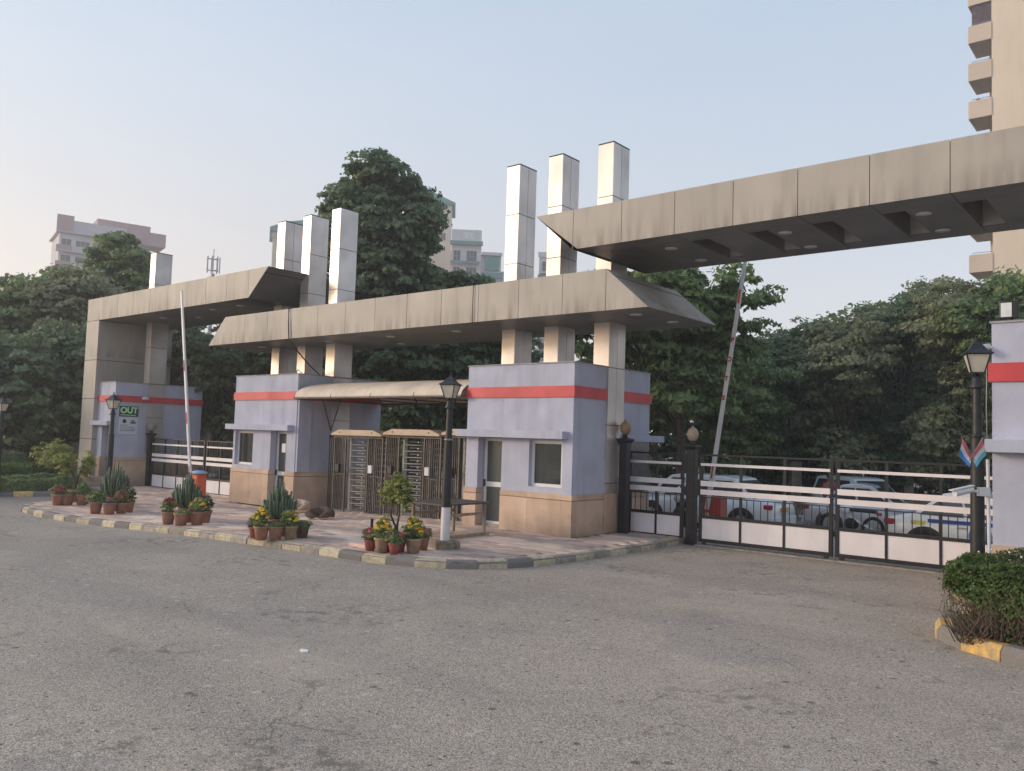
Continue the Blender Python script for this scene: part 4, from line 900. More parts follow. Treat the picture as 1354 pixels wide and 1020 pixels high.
for k, (xx, yy) in enumerate(((3.5, 24), (7.5, 20), (11, 16), (13.5, 11.5), (9, 27))):
    B = [(xx + rnd.uniform(-2, 2), yy + rnd.uniform(-2, 2), rnd.uniform(1.5, 8), 1.9, 1.9, 1.5) for _ in range(20)]
    tree('leafy_tree', 'leafy tree beyond the right picture edge, ' + ('nearest the internal road', 'second along the side road', 'third along the side road', 'last along the side road', 'behind the edge booth')[k], (xx, yy), B, 14000, .34, 'leaf_mid', .2, group='trees beyond the internal road', clump=.6)
for a, b, yt, d, lab in ((930, 1110, 440, 41, 'tall dark tree far behind the left wide gate leaf'), (1100, 1260, 400, 42, 'tall dark tree far behind the right wide gate leaf'), (1240, 1420, 385, 40, 'tall dark tree far behind the near lantern'), (140, 360, 440, 42, 'tall dark tree far behind the exit gate'), (440, 690, 420, 42, 'tall dark tree far behind the awning')):
    B = mass_blobs(a, b, [(a, yt + 15), ((a + b) / 2, yt), (b, yt + 10)], d, 1.2, zb=-1.0, r=2.0, n=34); p = D((a + b) / 2, 640, d)
    tree('leafy_tree', lab, (p.x, p.y), B, 20000, .42, 'leaf_dark', .25, group='trees beyond the internal road', clump=.8, inner=.45)
# long leaved tree behind the right booth
B = mass_blobs(770, 905, [(770, 362), (830, 348), (880, 345), (905, 352)], 27, 1.4, zb=1.5, r=1.1, n=20)
B += mass_blobs(880, 985, [(880, 352), (930, 362), (985, 392)], 27, 1.0, zb=2.6, r=.9, n=14)
for px, py in ((985, 402), (1003, 396), (1018, 391), (1000, 400), (960, 375), (968, 358), (985, 366)): p = D(px, py, 26.5); B.append((p.x, p.y, p.z, .42, .42, .22))
p = D(895, 650, 27); tree('broadleaf_tree', 'broad green tree behind the right booth with one branch reaching right', (p.x, p.y), B, 36000, .26, 'leaf_mid', .2, clump=.42, aspect=.3, droop=.25)
B = mass_blobs(765, 930, [(765, 440), (850, 430), (930, 470)], 31, 1.4, zb=.5, r=1.3, n=22); p = D(850, 650, 31)
tree('leafy_tree', 'olive tree low behind the narrow gate leaf and right booth', (p.x, p.y), B, 20000, .22, 'leaf_olive', .16)
# tall dark tree in the centre
tb = [(455, 262, 26), (497, 232, 34), (520, 240, 34), (552, 266, 26), (482, 290, 46), (536, 300, 46), (560, 322, 24), (478, 340, 50), (524, 350, 50), (558, 300, 24), (470, 400, 50), (530, 400, 60), (585, 375, 24), (445, 275, 16), (568, 276, 10), (610, 380, 18), (640, 378, 12), (505, 222, 16)]
B = []
for px, py, r in tb:
    for k in range(2):
        dd = 36 + rnd.uniform(-1.6, 1.6); p = D(px + rnd.uniform(-6, 6), py, dd); rr = r * dd / 1093; B.append((p.x, p.y, p.z, rr, rr, rr * .85))
p = D(520, 640, 36); tree('tall_tree', 'tall dense dark green tree rising above the middle roof beam', (p.x, p.y), B, 60000, .24, 'leaf_dark', .32, clump=.5, inner=.35)
for a, b, tops, d, lab in ((470, 570, [(470, 430), (570, 410)], 30, 'dark tree behind the awning, left of the lamp post'), (560, 670, [(560, 400), (620, 384), (670, 400)], 32, 'dark tree behind the awning and lamp post, left of right booth'),
                           (255, 350, [(255, 430), (300, 425), (350, 430)], 34, 'dark tree filling the exit lane opening beside middle booth'), (340, 480, [(340, 440), (480, 430)], 35, 'dark tree seen between clad pillars above middle booth'), (150, 262, [(150, 410), (262, 420)], 37, 'dark tree seen between the clad column and OUT booth pillar')):
    B = mass_blobs(a, b, tops, d, 1.3, zb=.4 if d < 33 else 0, r=1.3, n=22); p = D((a + b) / 2, 650, d); tree('leafy_tree', lab, (p.x, p.y), B, 18000, .24, 'leaf_dark', .2, clump=.5)
# left mass
for a, b, tops, d, mt, lab in ((-60, 30, [(-60, 345), (0, 362), (30, 372)], 40, 'leaf_mid', 'mid green tree at the left picture edge'), (15, 80, [(15, 372), (45, 352), (80, 350)], 42, 'leaf_mid', 'green tree under the distant mauve apartment block'),
                               (60, 130, [(60, 352), (95, 350), (130, 372)], 40, 'leaf_olive', 'olive green tree left of the wide clad column'), (-60, 60, [(-60, 440), (60, 430)], 34, 'leaf_dark', 'low dark tree above the far left hedge'), (40, 135, [(40, 440), (135, 420)], 36, 'leaf_dark', 'low dark tree right behind the wide clad column')):
    B = mass_blobs(a, b, tops, d, 1.6, zb=.5, r=1.6, n=26); p = D((a + b) / 2, 640, d); tree('leafy_tree', lab, (p.x, p.y), B, 22000, .26, mt, .22, clump=.55)
B = []
for k, (px, py, r) in enumerate([(150, 322, 16), (165, 318, 12), (135, 335, 14), (175, 340, 18), (150, 345, 22), (188, 352, 12), (120, 372, 16), (150, 370, 26), (185, 372, 20), (110, 388, 14), (140, 395, 26), (175, 398, 24), (200, 385, 12), (128, 352, 10), (168, 360, 22), (210, 400, 14)]):
    for j in range(2): dd = 47 + rnd.uniform(-1.5, 1.5); p = D(px, py, dd); rr = r * dd / 1093; B.append((p.x, p.y, p.z, rr * 1.1, rr * 1.1, rr * .6))
p = D(155, 640, 47); tree('layered_tree', 'tall layered tree in front of the distant mauve apartment block', (p.x, p.y), B, 34000, .26, 'leaf_mid', .25, clump=.42, inner=.25)

# ------------------------------------------------------------------ hedges
def hedge(label, box, n, leaf, mt, twigs=0, name='hedge', cat='hedge', rx=.9, cols_='leaf_brown'):
    x0, x1, y0, y1, z0, z1 = box; t = thing(name, label, cat, ((x0 + x1) / 2, (y0 + y1) / 2, z0))
    u = rng.random((n, 3)); f = rng.integers(0, 4, n)      # near the faces
    dep = rng.random(n) ** 2 * .22; P = np.empty((n, 3)); NR = np.zeros((n, 3))
    P[:, 0] = x0 + (x1 - x0) * u[:, 0]; P[:, 1] = y0 + (y1 - y0) * u[:, 1]; P[:, 2] = z0 + (z1 - z0) * u[:, 2]
    m = f == 0; P[m, 2] = z1 - dep[m]; NR[m, 2] = 1
    m = f == 1; P[m, 1] = y0 + dep[m]; NR[m, 1] = -1
    m = f == 2; P[m, 0] = x0 + dep[m]; NR[m, 0] = -1
    m = f == 3; P[m, 0] = x1 - dep[m]; NR[m, 0] = 1
    w_ = .10 * (np.sin(P[:, 0] * 3.1 + P[:, 1] * 2.3) + np.sin(P[:, 0] * 7.7 + 1) * .5 + np.sin(P[:, 1] * 6.1) * .4); P[:, 2] += w_ * .55 * (P[:, 2] - z0) / (z1 - z0)
    h = (P[:, 2] - z0) / (z1 - z0); cx, cy = (x0 + x1) / 2, (y0 + y1) / 2; k = 1 - .14 * np.abs(h - .6) ** 2 * 2; P[:, 0] = cx + (P[:, 0] - cx) * k + rng.normal(size=n) * .03; P[:, 1] = cy + (P[:, 1] - cy) * k + rng.normal(size=n) * .03
    tone = .5 + .25 * np.sin(P[:, 0] * 5 + P[:, 2] * 6) + .2 * np.sin(P[:, 1] * 9)
    if twigs:
        keep = (h > .50 + .12 * np.sin(P[:, 0] * 5)) | (rng.random(n) < .16 + .14 * np.sin(P[:, 0] * 4)); P, NR, tone, h = P[keep], NR[keep], tone[keep], h[keep]
    leaf_mesh('foliage', P, leaf, mt, t, NR, .55, tone)
    if twigs:
        q = MB()
        for k in range(twigs):
            a = Vector((rnd.uniform(x0 + .08, x1 - .1), rnd.uniform(y0 + .05, y1 - .1) if rnd.random() < .4 else y0 + rnd.uniform(.05, .3), z0)); b = a + Vector((rnd.uniform(-.35, .35), rnd.uniform(-.35, .15), rnd.uniform(.25, .7) * (z1 - z0)))
            b.x = max(x0, min(x1, b.x)); b.y = max(y0 - .03, b.y); m_ = (a + b) / 2 + Vector((rnd.uniform(-.12, .12), rnd.uniform(-.12, .12), 0)); q.path([a, m_, b], .006, 4, .002)
        q.build('twigs', 'twig', t)
    core = MB().box(x0 + .22, x1 - .22, y0 + .24, y1 - .15, z0 + .02, z1 - .25).build('inner_branches', 'bark', t)
    return t
# planted bed at the right
RK = resample([(-1.30, 14.0), (-2.0, 12.6), (-2.38, 11.4), (-2.42, 10.8), (-2.30, 10.35), (-2.0, 10.02), (-1.5, 9.72), (-.6, 9.25), (.6, 8.75), (2.5, 8.1)], .46)
bedp = [(p.x, p.y) for p in RK] + [(4, 8.1), (4, 16), (-1.3, 16)]
poly_sheet('planting_bed', 'earth', bedp, .09, .3)
kb2 = thing('kerb', None, None, (-1.5, 9.7, 0), kind='structure'); kerb_stones(RK, kb2, mats=('kerb_yellow', 'kerb_black'), start=1, side=1, w=.17, h=.165)
hedge('leafy green hedge with bare twigs low down, behind the right kerb', (-2.12, 2.6, 9.86, 10.78, .09, 1.0), 110000, .040, 'leaf_hedge', twigs=1500)
q = MB()
for k in range(9): p = (rnd.uniform(-1.9, -.9), rnd.uniform(9.85, 10.3), 1.05 + rnd.uniform(-.02, .04)); q.ball(p, .011, 6, 4)
tag(q.build('blossoms', 'paper'), 'tiny white blossoms on top of the right hedge', 'blossoms', kind='stuff')
# left garden
LK = resample([(-30.3, 4.0), (-29.3, 7.5), (-28.65, 9.7), (-28.1, 11.2), (-28.2, 12.2), (-29.0, 12.7)], .55)
poly_sheet('garden_bed', 'grass_ground', [(p.x, p.y) for p in LK] + [(-31.2, 12.85), (-60, 12.85), (-60, 4)], .10, .3)
kb3 = thing('kerb', None, None, (-28.6, 9.7, -.2), kind='structure'); kerb_stones(LK, kb3, mats=('kerb_yellow', 'kerb_black'), side=1, h=.16)
hedge('low dark clipped hedge nearest the left kerb', (-32.4, -28.75, 6.0, 9.3, -.1, .50), 16000, .10, 'leaf_dark')
hedge('low dark leafy hedge strip right of the far left lamp post', (-30.2, -28.6, 9.6, 12.2, -.1, .34), 12000, .09, 'leaf_mid')
hedge('bright green clipped low hedge in the left garden', (-34.0, -31.0, 8.5, 12.3, -.1, .66), 20000, .09, 'leaf_bright')
hedge('long dark rounded hedge behind the bright green hedge', (-37.0, -34.4, 9.5, 12.6, -.1, 1.0), 9000, .11, 'leaf_dark')
hedge('tall creeper covered wall at left beside a stone strip', (-41.5, -39.8, 11.5, 16.2, -.1, 2.95), 24000, .14, 'leaf_dark', name='creeper_wall')
t = thing('stone_strip', 'pale rough stone blocks stacked beside creeper wall at left edge', 'stone pier', (-38.9, 11.6, -.1))
for k in range(7): slab('stone', 'stone_wall', t, -39.6 + rnd.uniform(-.04, .04), -38.7, 11.3, 11.9, -.1 + .42 * k, .30 + .42 * k, bev=.03)
t = thing('garden_wall', 'low grey plastered wall left of the clad column', 'wall', (-37, 15.2, -.1))
slab('wall', 'concrete', t, -38.6, -33.0, 15.2, 15.4, -.2, 1.35); MB().box(-38.9, -38.65, 15.0, 15.25, -.2, 1.75).build('end_post', 'fence_concrete', t)
slab('rusty_panel', 'corten', t, -35.3, -34.2, 15.12, 15.19, -.1, 1.2, label='dark red metal panel')
t = thing('yellow_bush', 'round yellow green bush left of the clad column', 'bush', (-31.5, 12.2, -.1))
P, T, NR = blob_points([(-31.6, 12.4, .95, .75, .6, .55), (-31.0, 12.3, .6, .6, .5, .5)], 7000, .2, 40, .4); leaf_mesh('foliage', P, .09, 'leaf_yellow', t, NR, .5, T)
MB().path([(-31.5, 12.4, -.1), (-31.5, 12.4, .7)], .04, 6).build('stem', 'bark', t)

# ------------------------------------------------------------------ potted plants
def pot_body(q, x, y, z, r, h, soil=True):
    q.lathe([(r * .62, 0), (r * .66, .0), (r * .90, h * .80), (r * .92, h * .82), (r * 1.0, h * .83), (r * 1.01, h * .99), (r * .95, h), (r * .86, h * .98), (r * .84, h * .86)], (x, y, z), 20)
def potted(label, px, py, rw, kind, potm='terracotta', flower=None, h=None, cat='potted plant', z0=.13, dx=0, dd=0., name='potted_plant', k=1.):
    # ground point under the pot from the photograph
    z = z0
    for _ in range(8):
        v = D(px, py, 1) - Vector((0, 0, 2.1)); s_ = (z - 2.1) / v.z; p = Vector((0, 0, 2.1)) + v * s_; z = g(p.x, p.y) + .13
    fwv = Vector((p.x, p.y, 0)).normalized(); p = p + fwv * (rw * .75 + dd); z = g(p.x, p.y) + .128
    rw *= .87; k *= .92; h = (h * .87 if h else rw * 1.75); t = thing(name, label, cat, (p.x, p.y, z), 'potted plants along the pavement edge'); x, y = p.x, p.y
    q = MB(); pot_body(q, x, y, z, rw, h); q.build('pot', potm, t); MB().lathe([(rw * .84, 0), (rw * .3, .01), (0, .012)], (x, y, z + h * .88), 14).build('soil', 'soil', t)
    top = z + h * .92
    def fol(blobs, n, size, m_, clump=.07): P, T, NR = blob_points(blobs, n, clump, 20, .4); leaf_mesh('foliage', P, size, m_, t, NR, .5, T)
    if kind == 'flowers':
        fol([(x, y, top + .10 * k, rw * 1.0, rw * 1.0, .12 * k)], 900, .055, 'leaf_mid')
        q = MB()
        for i in range(34 if flower != 'pink_flower' else 9):
            a = rnd.uniform(0, 6.28); rr = rw * math.sqrt(rnd.random()) * 1.05; zz = top + .20 * k - .10 * k * (rr / rw) ** 2 + rnd.uniform(-.03, .03); sz = .036 if flower != 'pink_flower' else .05
            c = (x + rr * math.cos(a), y + rr * math.sin(a), zz); q.lathe([(sz * .2, -.02), (sz * .9, 0), (sz, .008), (sz * .5, .02), (0, .016)], c, 7, False, rnd.random())
            n0 = len(q.v) - 35; q.xf(Matrix.Translation(c) @ Euler((rnd.uniform(-.2, .9), rnd.uniform(-.6, .6), rnd.uniform(0, 6))).to_matrix().to_4x4() @ Matrix.Translation(-Vector(c)), n0)
        q.build('blossoms', flower, t)
        q = MB()
        for i in range(7): a = rnd.uniform(0, 6.28); q.path([(x, y, top - .02), (x + rw * .5 * math.cos(a), y + rw * .5 * math.sin(a), top + .15 * k)], .005, 4)
        q.build('stems', 'leaf_mid', t)
    elif kind == 'low': fol([(x, y, top + .02, rw * .95, rw * .95, .06)], 700, .05, 'leaf_mid' if flower is None else flower)
    elif kind == 'leafy': fol([(x, y, top + .13, rw * 1.1, rw * 1.1, .16)], 1100, .07, 'leaf_mid')
    elif kind == 'cactus':
        q = MB(); n = 95
        for i in range(n):
            a = rnd.uniform(0, 6.28); rr = math.sqrt(rnd.random()); b0 = Vector((x + rw * .5 * rr * math.cos(a), y + rw * .5 * rr * math.sin(a), top - .02)); hh = (.80 - .46 * rr) * rnd.uniform(.75, 1.1) * k
            sp_ = .22 * rr * k; e = b0 + Vector((sp_ * math.cos(a), sp_ * math.sin(a), hh)); m_ = b0 + Vector((sp_ * .8 * math.cos(a), sp_ * .8 * math.sin(a), hh * .4)); m2 = m_ * .45 + e * .55
            q.path([b0, m_, m2, e - (e - m2) * .06, e], .021 * k, 5, .012 * k)
        o = q.build('stems', 'cactus_green', t); me = o.data; at = me.attributes.new('tone', 'FLOAT', 'POINT'); at.data.foreach_set('value', np.repeat(rng.random(n), len(me.vertices) // n).astype(np.float32))
    return t, Vector((x, y, top))
TR = 'terracotta'; RD = 'terracotta_red'; TN = 'terracotta_tan'; MS = 'terracotta_mossy'
# group by the lamp post
t5, top5 = potted('wide maroon bowl holding a small light green tree, before the lamp post', 523, 733, .24, 'none', RD, h=.36, dd=.10, name='potted_tree', cat='potted tree')
x, y, z = top5; q = MB()
q.path([(x, y, z - .05), (x - .03, y, z + .14), (x - .14, y - .02, z + .32), (x - .12, y, z + .62)], .026, 7, .014); q.path([(x, y, z - .05), (x - .0, y + .02, z + .2), (x + .06, y, z + .38), (x + .02, y, z + .68)], .024, 7, .012)
for e in ((-.22, 0, .85), (.16, .05, .80), (.0, .1, 1.0), (-.05, -.1, .95), (.22, 0, .62), (-.28, .02, .60)): q.path([(x - .03, y, z + .5), (x + e[0] * .7, y + e[1], z + e[2])], .010, 5, .005)
q.build('trunk', 'bark', t5)
P, T, NR = blob_points([(x - .18, y, z + .76, .22, .2, .17), (x + .08, y, z + .78, .22, .2, .2), (x - .02, y, z + .98, .10, .1, .13), (x + .2, y, z + .58, .14, .14, .14), (x - .26, y, z + .50, .09, .09, .06), (x, y, z + .66, .2, .2, .12)], 3600, .055, 22, .5); leaf_mesh('crown', P, .055, 'leaf_yellow', t5, NR, .5, T)
potted('small red pot with pink flowers, leftmost of the group by the lamp post', 489, 730, .125, 'flowers', RD, 'pink_flower', dd=.05)
potted('tan pot of yellow flowers left of the small potted tree', 505, 732, .165, 'flowers', TN, 'yellow_flower', k=1.7)
potted('small bright terracotta pot of pink petunias, front centre before potted tree', 521, 734, .12, 'flowers', RD, 'pink_flower', h=.22)
potted('tan pot of yellow flowers right of the small potted tree', 546, 733, .165, 'flowers', TN, 'yellow_flower', k=1.8)
potted('dull red pot with one pink flower, nearest the lamp post foot', 559, 730, .13, 'flowers', TR, 'pink_flower', h=.25, dd=.15)
# group at the middle booth
potted('pale red pot of purple flowers, leftmost of the group before middle booth', 336, 713, .13, 'flowers', RD, 'purple_flower', dd=.15)
potted('red pot of yellow flowers, left front of the group before middle booth', 345, 715, .165, 'flowers', TR, 'yellow_flower', k=1.8)
potted('stained pot with low green leaves, front centre of group before middle booth', 364, 715, .165, 'low', TR)
potted('tan pot of yellow flowers right of the dark cactus before middle booth', 383, 714, .16, 'flowers', TN, 'yellow_flower', k=1.5)
potted('dark mossy pot with low growth, rightmost before the middle booth', 399, 713, .165, 'low', MS, dd=.1)
potted('large red pot of tall dark green cactus before the middle booth', 368, 712, .22, 'cactus', RD, dd=.25, k=1.12, name='potted_cactus', cat='potted cactus')
# group before the orange barrier
potted('terracotta pot of red flowers, leftmost of group before orange barrier', 222, 694, .18, 'flowers', TR, 'red_flower', k=1.6)
potted('stained tan pot with low green leaves before the orange barrier', 239, 696, .185, 'low', TR)
potted('red pot of yellow flowers, front right of group before orange barrier', 260, 695, .19, 'flowers', TR, 'yellow_flower', k=1.5)
potted('red pot of dark maroon flowers, rightmost of group before orange barrier', 270, 693, .18, 'flowers', TR, 'maroon_flower', dd=.15, k=1.8)
potted('large pot of tall grey green cactus before the orange barrier', 246, 693, .22, 'cactus', RD, dd=.30, k=1.20, name='potted_cactus', cat='potted cactus')
# group before the OUT booth lamp
potted('brown pot of leafy green plant, leftmost of the group before OUT booth lamp', 126, 680, .19, 'leafy', TR)
potted('brown pot of low silvery leaves before the OUT booth lamp', 144, 681, .19, 'low', TR, 'leaf_silver')
potted('brown pot of dark red flowers, front right of group before OUT booth lamp', 160, 680, .18, 'flowers', TR, 'red_flower', k=1.6)
potted('brown pot of dark maroon flowers, rightmost of group before OUT booth lamp', 169, 679, .18, 'flowers', TR, 'maroon_flower', dd=.15, k=1.8)
potted('large pot of grey green cactus in front of the OUT booth lamp', 150, 678, .24, 'cactus', RD, dd=.35, k=1.35, name='potted_cactus', cat='potted cactus')
# leftmost group
potted('brown pot with faded red flowers, leftmost pot on the pavement tip', 76, 669, .20, 'flowers', TR, 'red_flower', k=1.3)
potted('brown pot with low green leaves, second from the pavement tip', 89, 669, .20, 'low', TR)
potted('brown pot of leafy plant with reddish tips, front right of leftmost group', 108, 669, .20, 'leafy', TR)
potted('dark brown pot mostly hidden at right of the leftmost group', 117, 668, .17, 'low', MS, dd=.2)
t1, top1 = potted('wide bowl with two forked small yellow green trees, leftmost group', 98, 666, .34, 'none', TR, h=.40, dd=.35, name='potted_tree', cat='potted tree')
x, y, z = top1; q = MB(); q.path([(x, y, z - .05), (x - .05, y, z + .3), (x - .26 * ux.x, y - .26 * ux.y, z + .78)], .05, 7, .02); q.path([(x, y, z - .05), (x + .1, y, z + .35), (x + .28 * ux.x, y + .28 * ux.y, z + .92)], .05, 7, .02); q.build('trunk', 'bark', t1)
P, T, NR = blob_points([(x - .34 * ux.x, y - .34 * ux.y, z + .84, .26, .26, .18), (x - .28 * ux.x, y - .28 * ux.y, z + .60, .18, .18, .14), (x + .30 * ux.x, y + .30 * ux.y, z + .86, .2, .2, .28), (x + .25 * ux.x, y + .25 * ux.y, z + .6, .15, .15, .2)], 2600, .1, 24, .5); leaf_mesh('crown', P, .075, 'leaf_yellow', t1, NR, .5, T)

# ------------------------------------------------------------------ small things on the pavement
t = thing('table', 'narrow table with thin dark top and pale legs behind the lamp post', 'table', (-11.5, 12.1, .13))
TX0, TX1, TY0, TY1, TZ = -12.1, -11.05, 11.35, 12.75, .77
slab('table_top', 'wood_dark', t, TX0, TX1, TY0, TY1, TZ, TZ + .035, bev=.006)
for x in (TX0 + .10, TX1 - .10):
    for y in (TY0 + .12, TY1 - .12): slab('leg', 'wood_pale', t, x - .03, x + .03, y - .03, y + .03, .13, TZ, bev=.005)
slab('stretcher', 'wood_pale', t, TX1 - .12, TX1 - .08, TY0 + .15, TY1 - .15, .55, .60); slab('stretcher', 'wood_pale', t, TX0 + .08, TX0 + .12, TY0 + .15, TY1 - .15, .55, .60); slab('foot_rail', 'wood_pale', t, TX1 - .14, TX1 - .06, TY0 - .02, TY1, .132, .19)
t = thing('bollard', 'short black post on a square stone slab beside the potted tree', 'bollard', (-11.15, 9.75, .13))
slab('slab', 'paver_pink', t, -11.55, -11.05, 9.50, 9.98, .118, .185, bev=.01); MB().tube((-11.18, 9.70, .185), (-11.18, 9.70, .62), .026, n=12).build('post', 'black_iron', t); MB().ball((-11.24, 9.68, .24), .03, 8, 5).build('latch', 'black_iron', t)
t = tag(MB().prism([(-.04, 0), (.03, -.03), (.07, .01), (.02, .05), (-.05, .03)], 0, .012, 'z').xf(Matrix.Translation((-6.64, 4.96, .004))).build('paper_scrap', 'paper'), 'small white paper scrap on the road in front', 'litter')
q = MB()
for k in range(150):
    a = rnd.uniform(-14, -.5); b = rnd.uniform(3.2, 9.0); s_ = rnd.uniform(.006, .018); q.add([(a, b, .004), (a + s_, b + s_ * .4, .012), (a + s_ * .6, b + s_ * 1.3, .006)], [(0, 1, 2)])
tag(q.build('dry_leaf_litter', 'litter_brown'), 'scattered specks of dry leaf litter on the road', 'leaf litter', kind='stuff')

# sleeping dogs: curled bodies grown from a skeleton
def skin(name, verts, edges, radii, mt, parent, root=0, sub=2):
    me = bpy.data.meshes.new(name); me.from_pydata(verts, edges, []); me.materials.append(M[mt]); o = link(name, me, parent, wl(parent))
    m = o.modifiers.new('skin', 'SKIN'); m.use_smooth_shade = True
    for i, r in enumerate(radii):
        s_ = me.skin_vertices[0].data[i]; s_.radius = (r, r) if not isinstance(r, tuple) else r; s_.use_root = (i == root)
    s2 = o.modifiers.new('sub', 'SUBSURF'); s2.levels = sub; s2.render_levels = sub
    bpy.context.view_layer.update(); me2 = bpy.data.meshes.new_from_object(o.evaluated_get(bpy.context.evaluated_depsgraph_get())); o.modifiers.clear(); o.data = me2; return o
def dog(label, loc, rz, mt, k=1.):
    t = thing('dog', label, 'dog', loc)
    V = [(-.20, .02, .13), (-.10, .09, .145), (.03, .12, .15), (.15, .08, .14), (.22, -.02, .13), (.20, -.12, .09), (.12, -.17, .065), (.04, -.18, .05),   # hip..shoulder..neck..head, muzzle
         (-.22, -.08, .09), (-.12, -.16, .06), (-.02, -.14, .04), (.16, -.03, .07), (.05, -.06, .04), (-.05, -.05, .03), (-.26, .05, .06), (-.24, -.06, .03), (-.14, -.21, .02), (-.06, -.22, .018),
         (.225, -.12, .165), (.15, -.09, .165)]
    E = [(0, 1), (1, 2), (2, 3), (3, 4), (4, 5), (5, 6), (6, 7), (0, 8), (8, 9), (9, 10), (3, 11), (11, 12), (12, 13), (0, 14), (14, 15), (15, 16), (16, 17), (5, 18), (5, 19)]
    Rr = [.12, .125, .125, .12, .095, .078, .05, .033, .085, .04, .025, .06, .032, .024, .035, .024, .018, .012, .014, .014]
    o = skin('body', [tuple(c * k for c in v) for v in V], E, [r * k for r in Rr], mt, t); o.rotation_euler = (0, 0, 0)
    q = MB().ball((.032 * k, -.187 * k, .052 * k), .014 * k, 6, 4); n = q.build('nose', 'hair', t, c=(.03 * k, -.18 * k, .05 * k)); n.location = (.03 * k, -.18 * k, .05 * k)
    t.rotation_euler = (0, 0, rz); return t
dog('tan and white dog asleep curled against the middle booth wall', (-18.3, 13.35, .03), R(30), 'dog_tan', 1.15)
dog('dark brown dog asleep curled on the open pavement', (-16.1, 12.35, .065), R(35), 'dog_dark', 1.15)

# ------------------------------------------------------------------ boundary railing behind the gates
def railing(label, a, b, zb_h, piers, nb, gap=.16):
    a = Vector((*a, 0)); b = Vector((*b, 0)); d = (b - a).normalized(); Ln = (b - a).length; t = thing('boundary_railing', label, 'railing', ((a.x + b.x) / 2, (a.y + b.y) / 2, g(a.x, a.y)))
    zz = g((a.x + b.x) / 2, (a.y + b.y) / 2); n = Vector((-d.y, d.x, 0)); q = MB(); obox(q, (a + b) / 2 + Vector((0, 0, zz + .35)), Ln / 2, .10, .55, u=d, v=n); q.build('low_wall', 'fence_concrete', t)
    q = MB(); obox(q, (a + b) / 2 + Vector((0, 0, zz + 2.20)), Ln / 2, .02, .02, u=d, v=n); obox(q, (a + b) / 2 + Vector((0, 0, zz + 1.05)), Ln / 2, .02, .02, u=d, v=n)
    s_ = 0.
    while s_ < Ln: c = a + d * s_; q.box(c.x - .012, c.x + .012, c.y - .012, c.y + .012, zz + .9, zz + 2.32); s_ += gap
    q.build('bars', 'black_iron', t)
    for k in range(piers): c = a + d * (Ln * k / max(1, piers - 1)); obox(MB(), c + Vector((0, 0, zz + 1.05)), .20, .20, 1.3, u=d, v=n).build('pier', 'fence_concrete', t)
p0, p1 = D(830, 650, 34), D(1420, 650, 34)
railing('long iron railing with concrete piers across the internal road', (p0.x, p0.y), (p1.x, p1.y), 0, 9, 90)
p0, p1 = D(130, 650, 33), D(340, 650, 33)
railing('iron railing with piers seen through the exit gate', (p0.x, p0.y), (p1.x, p1.y), 0, 4, 90)

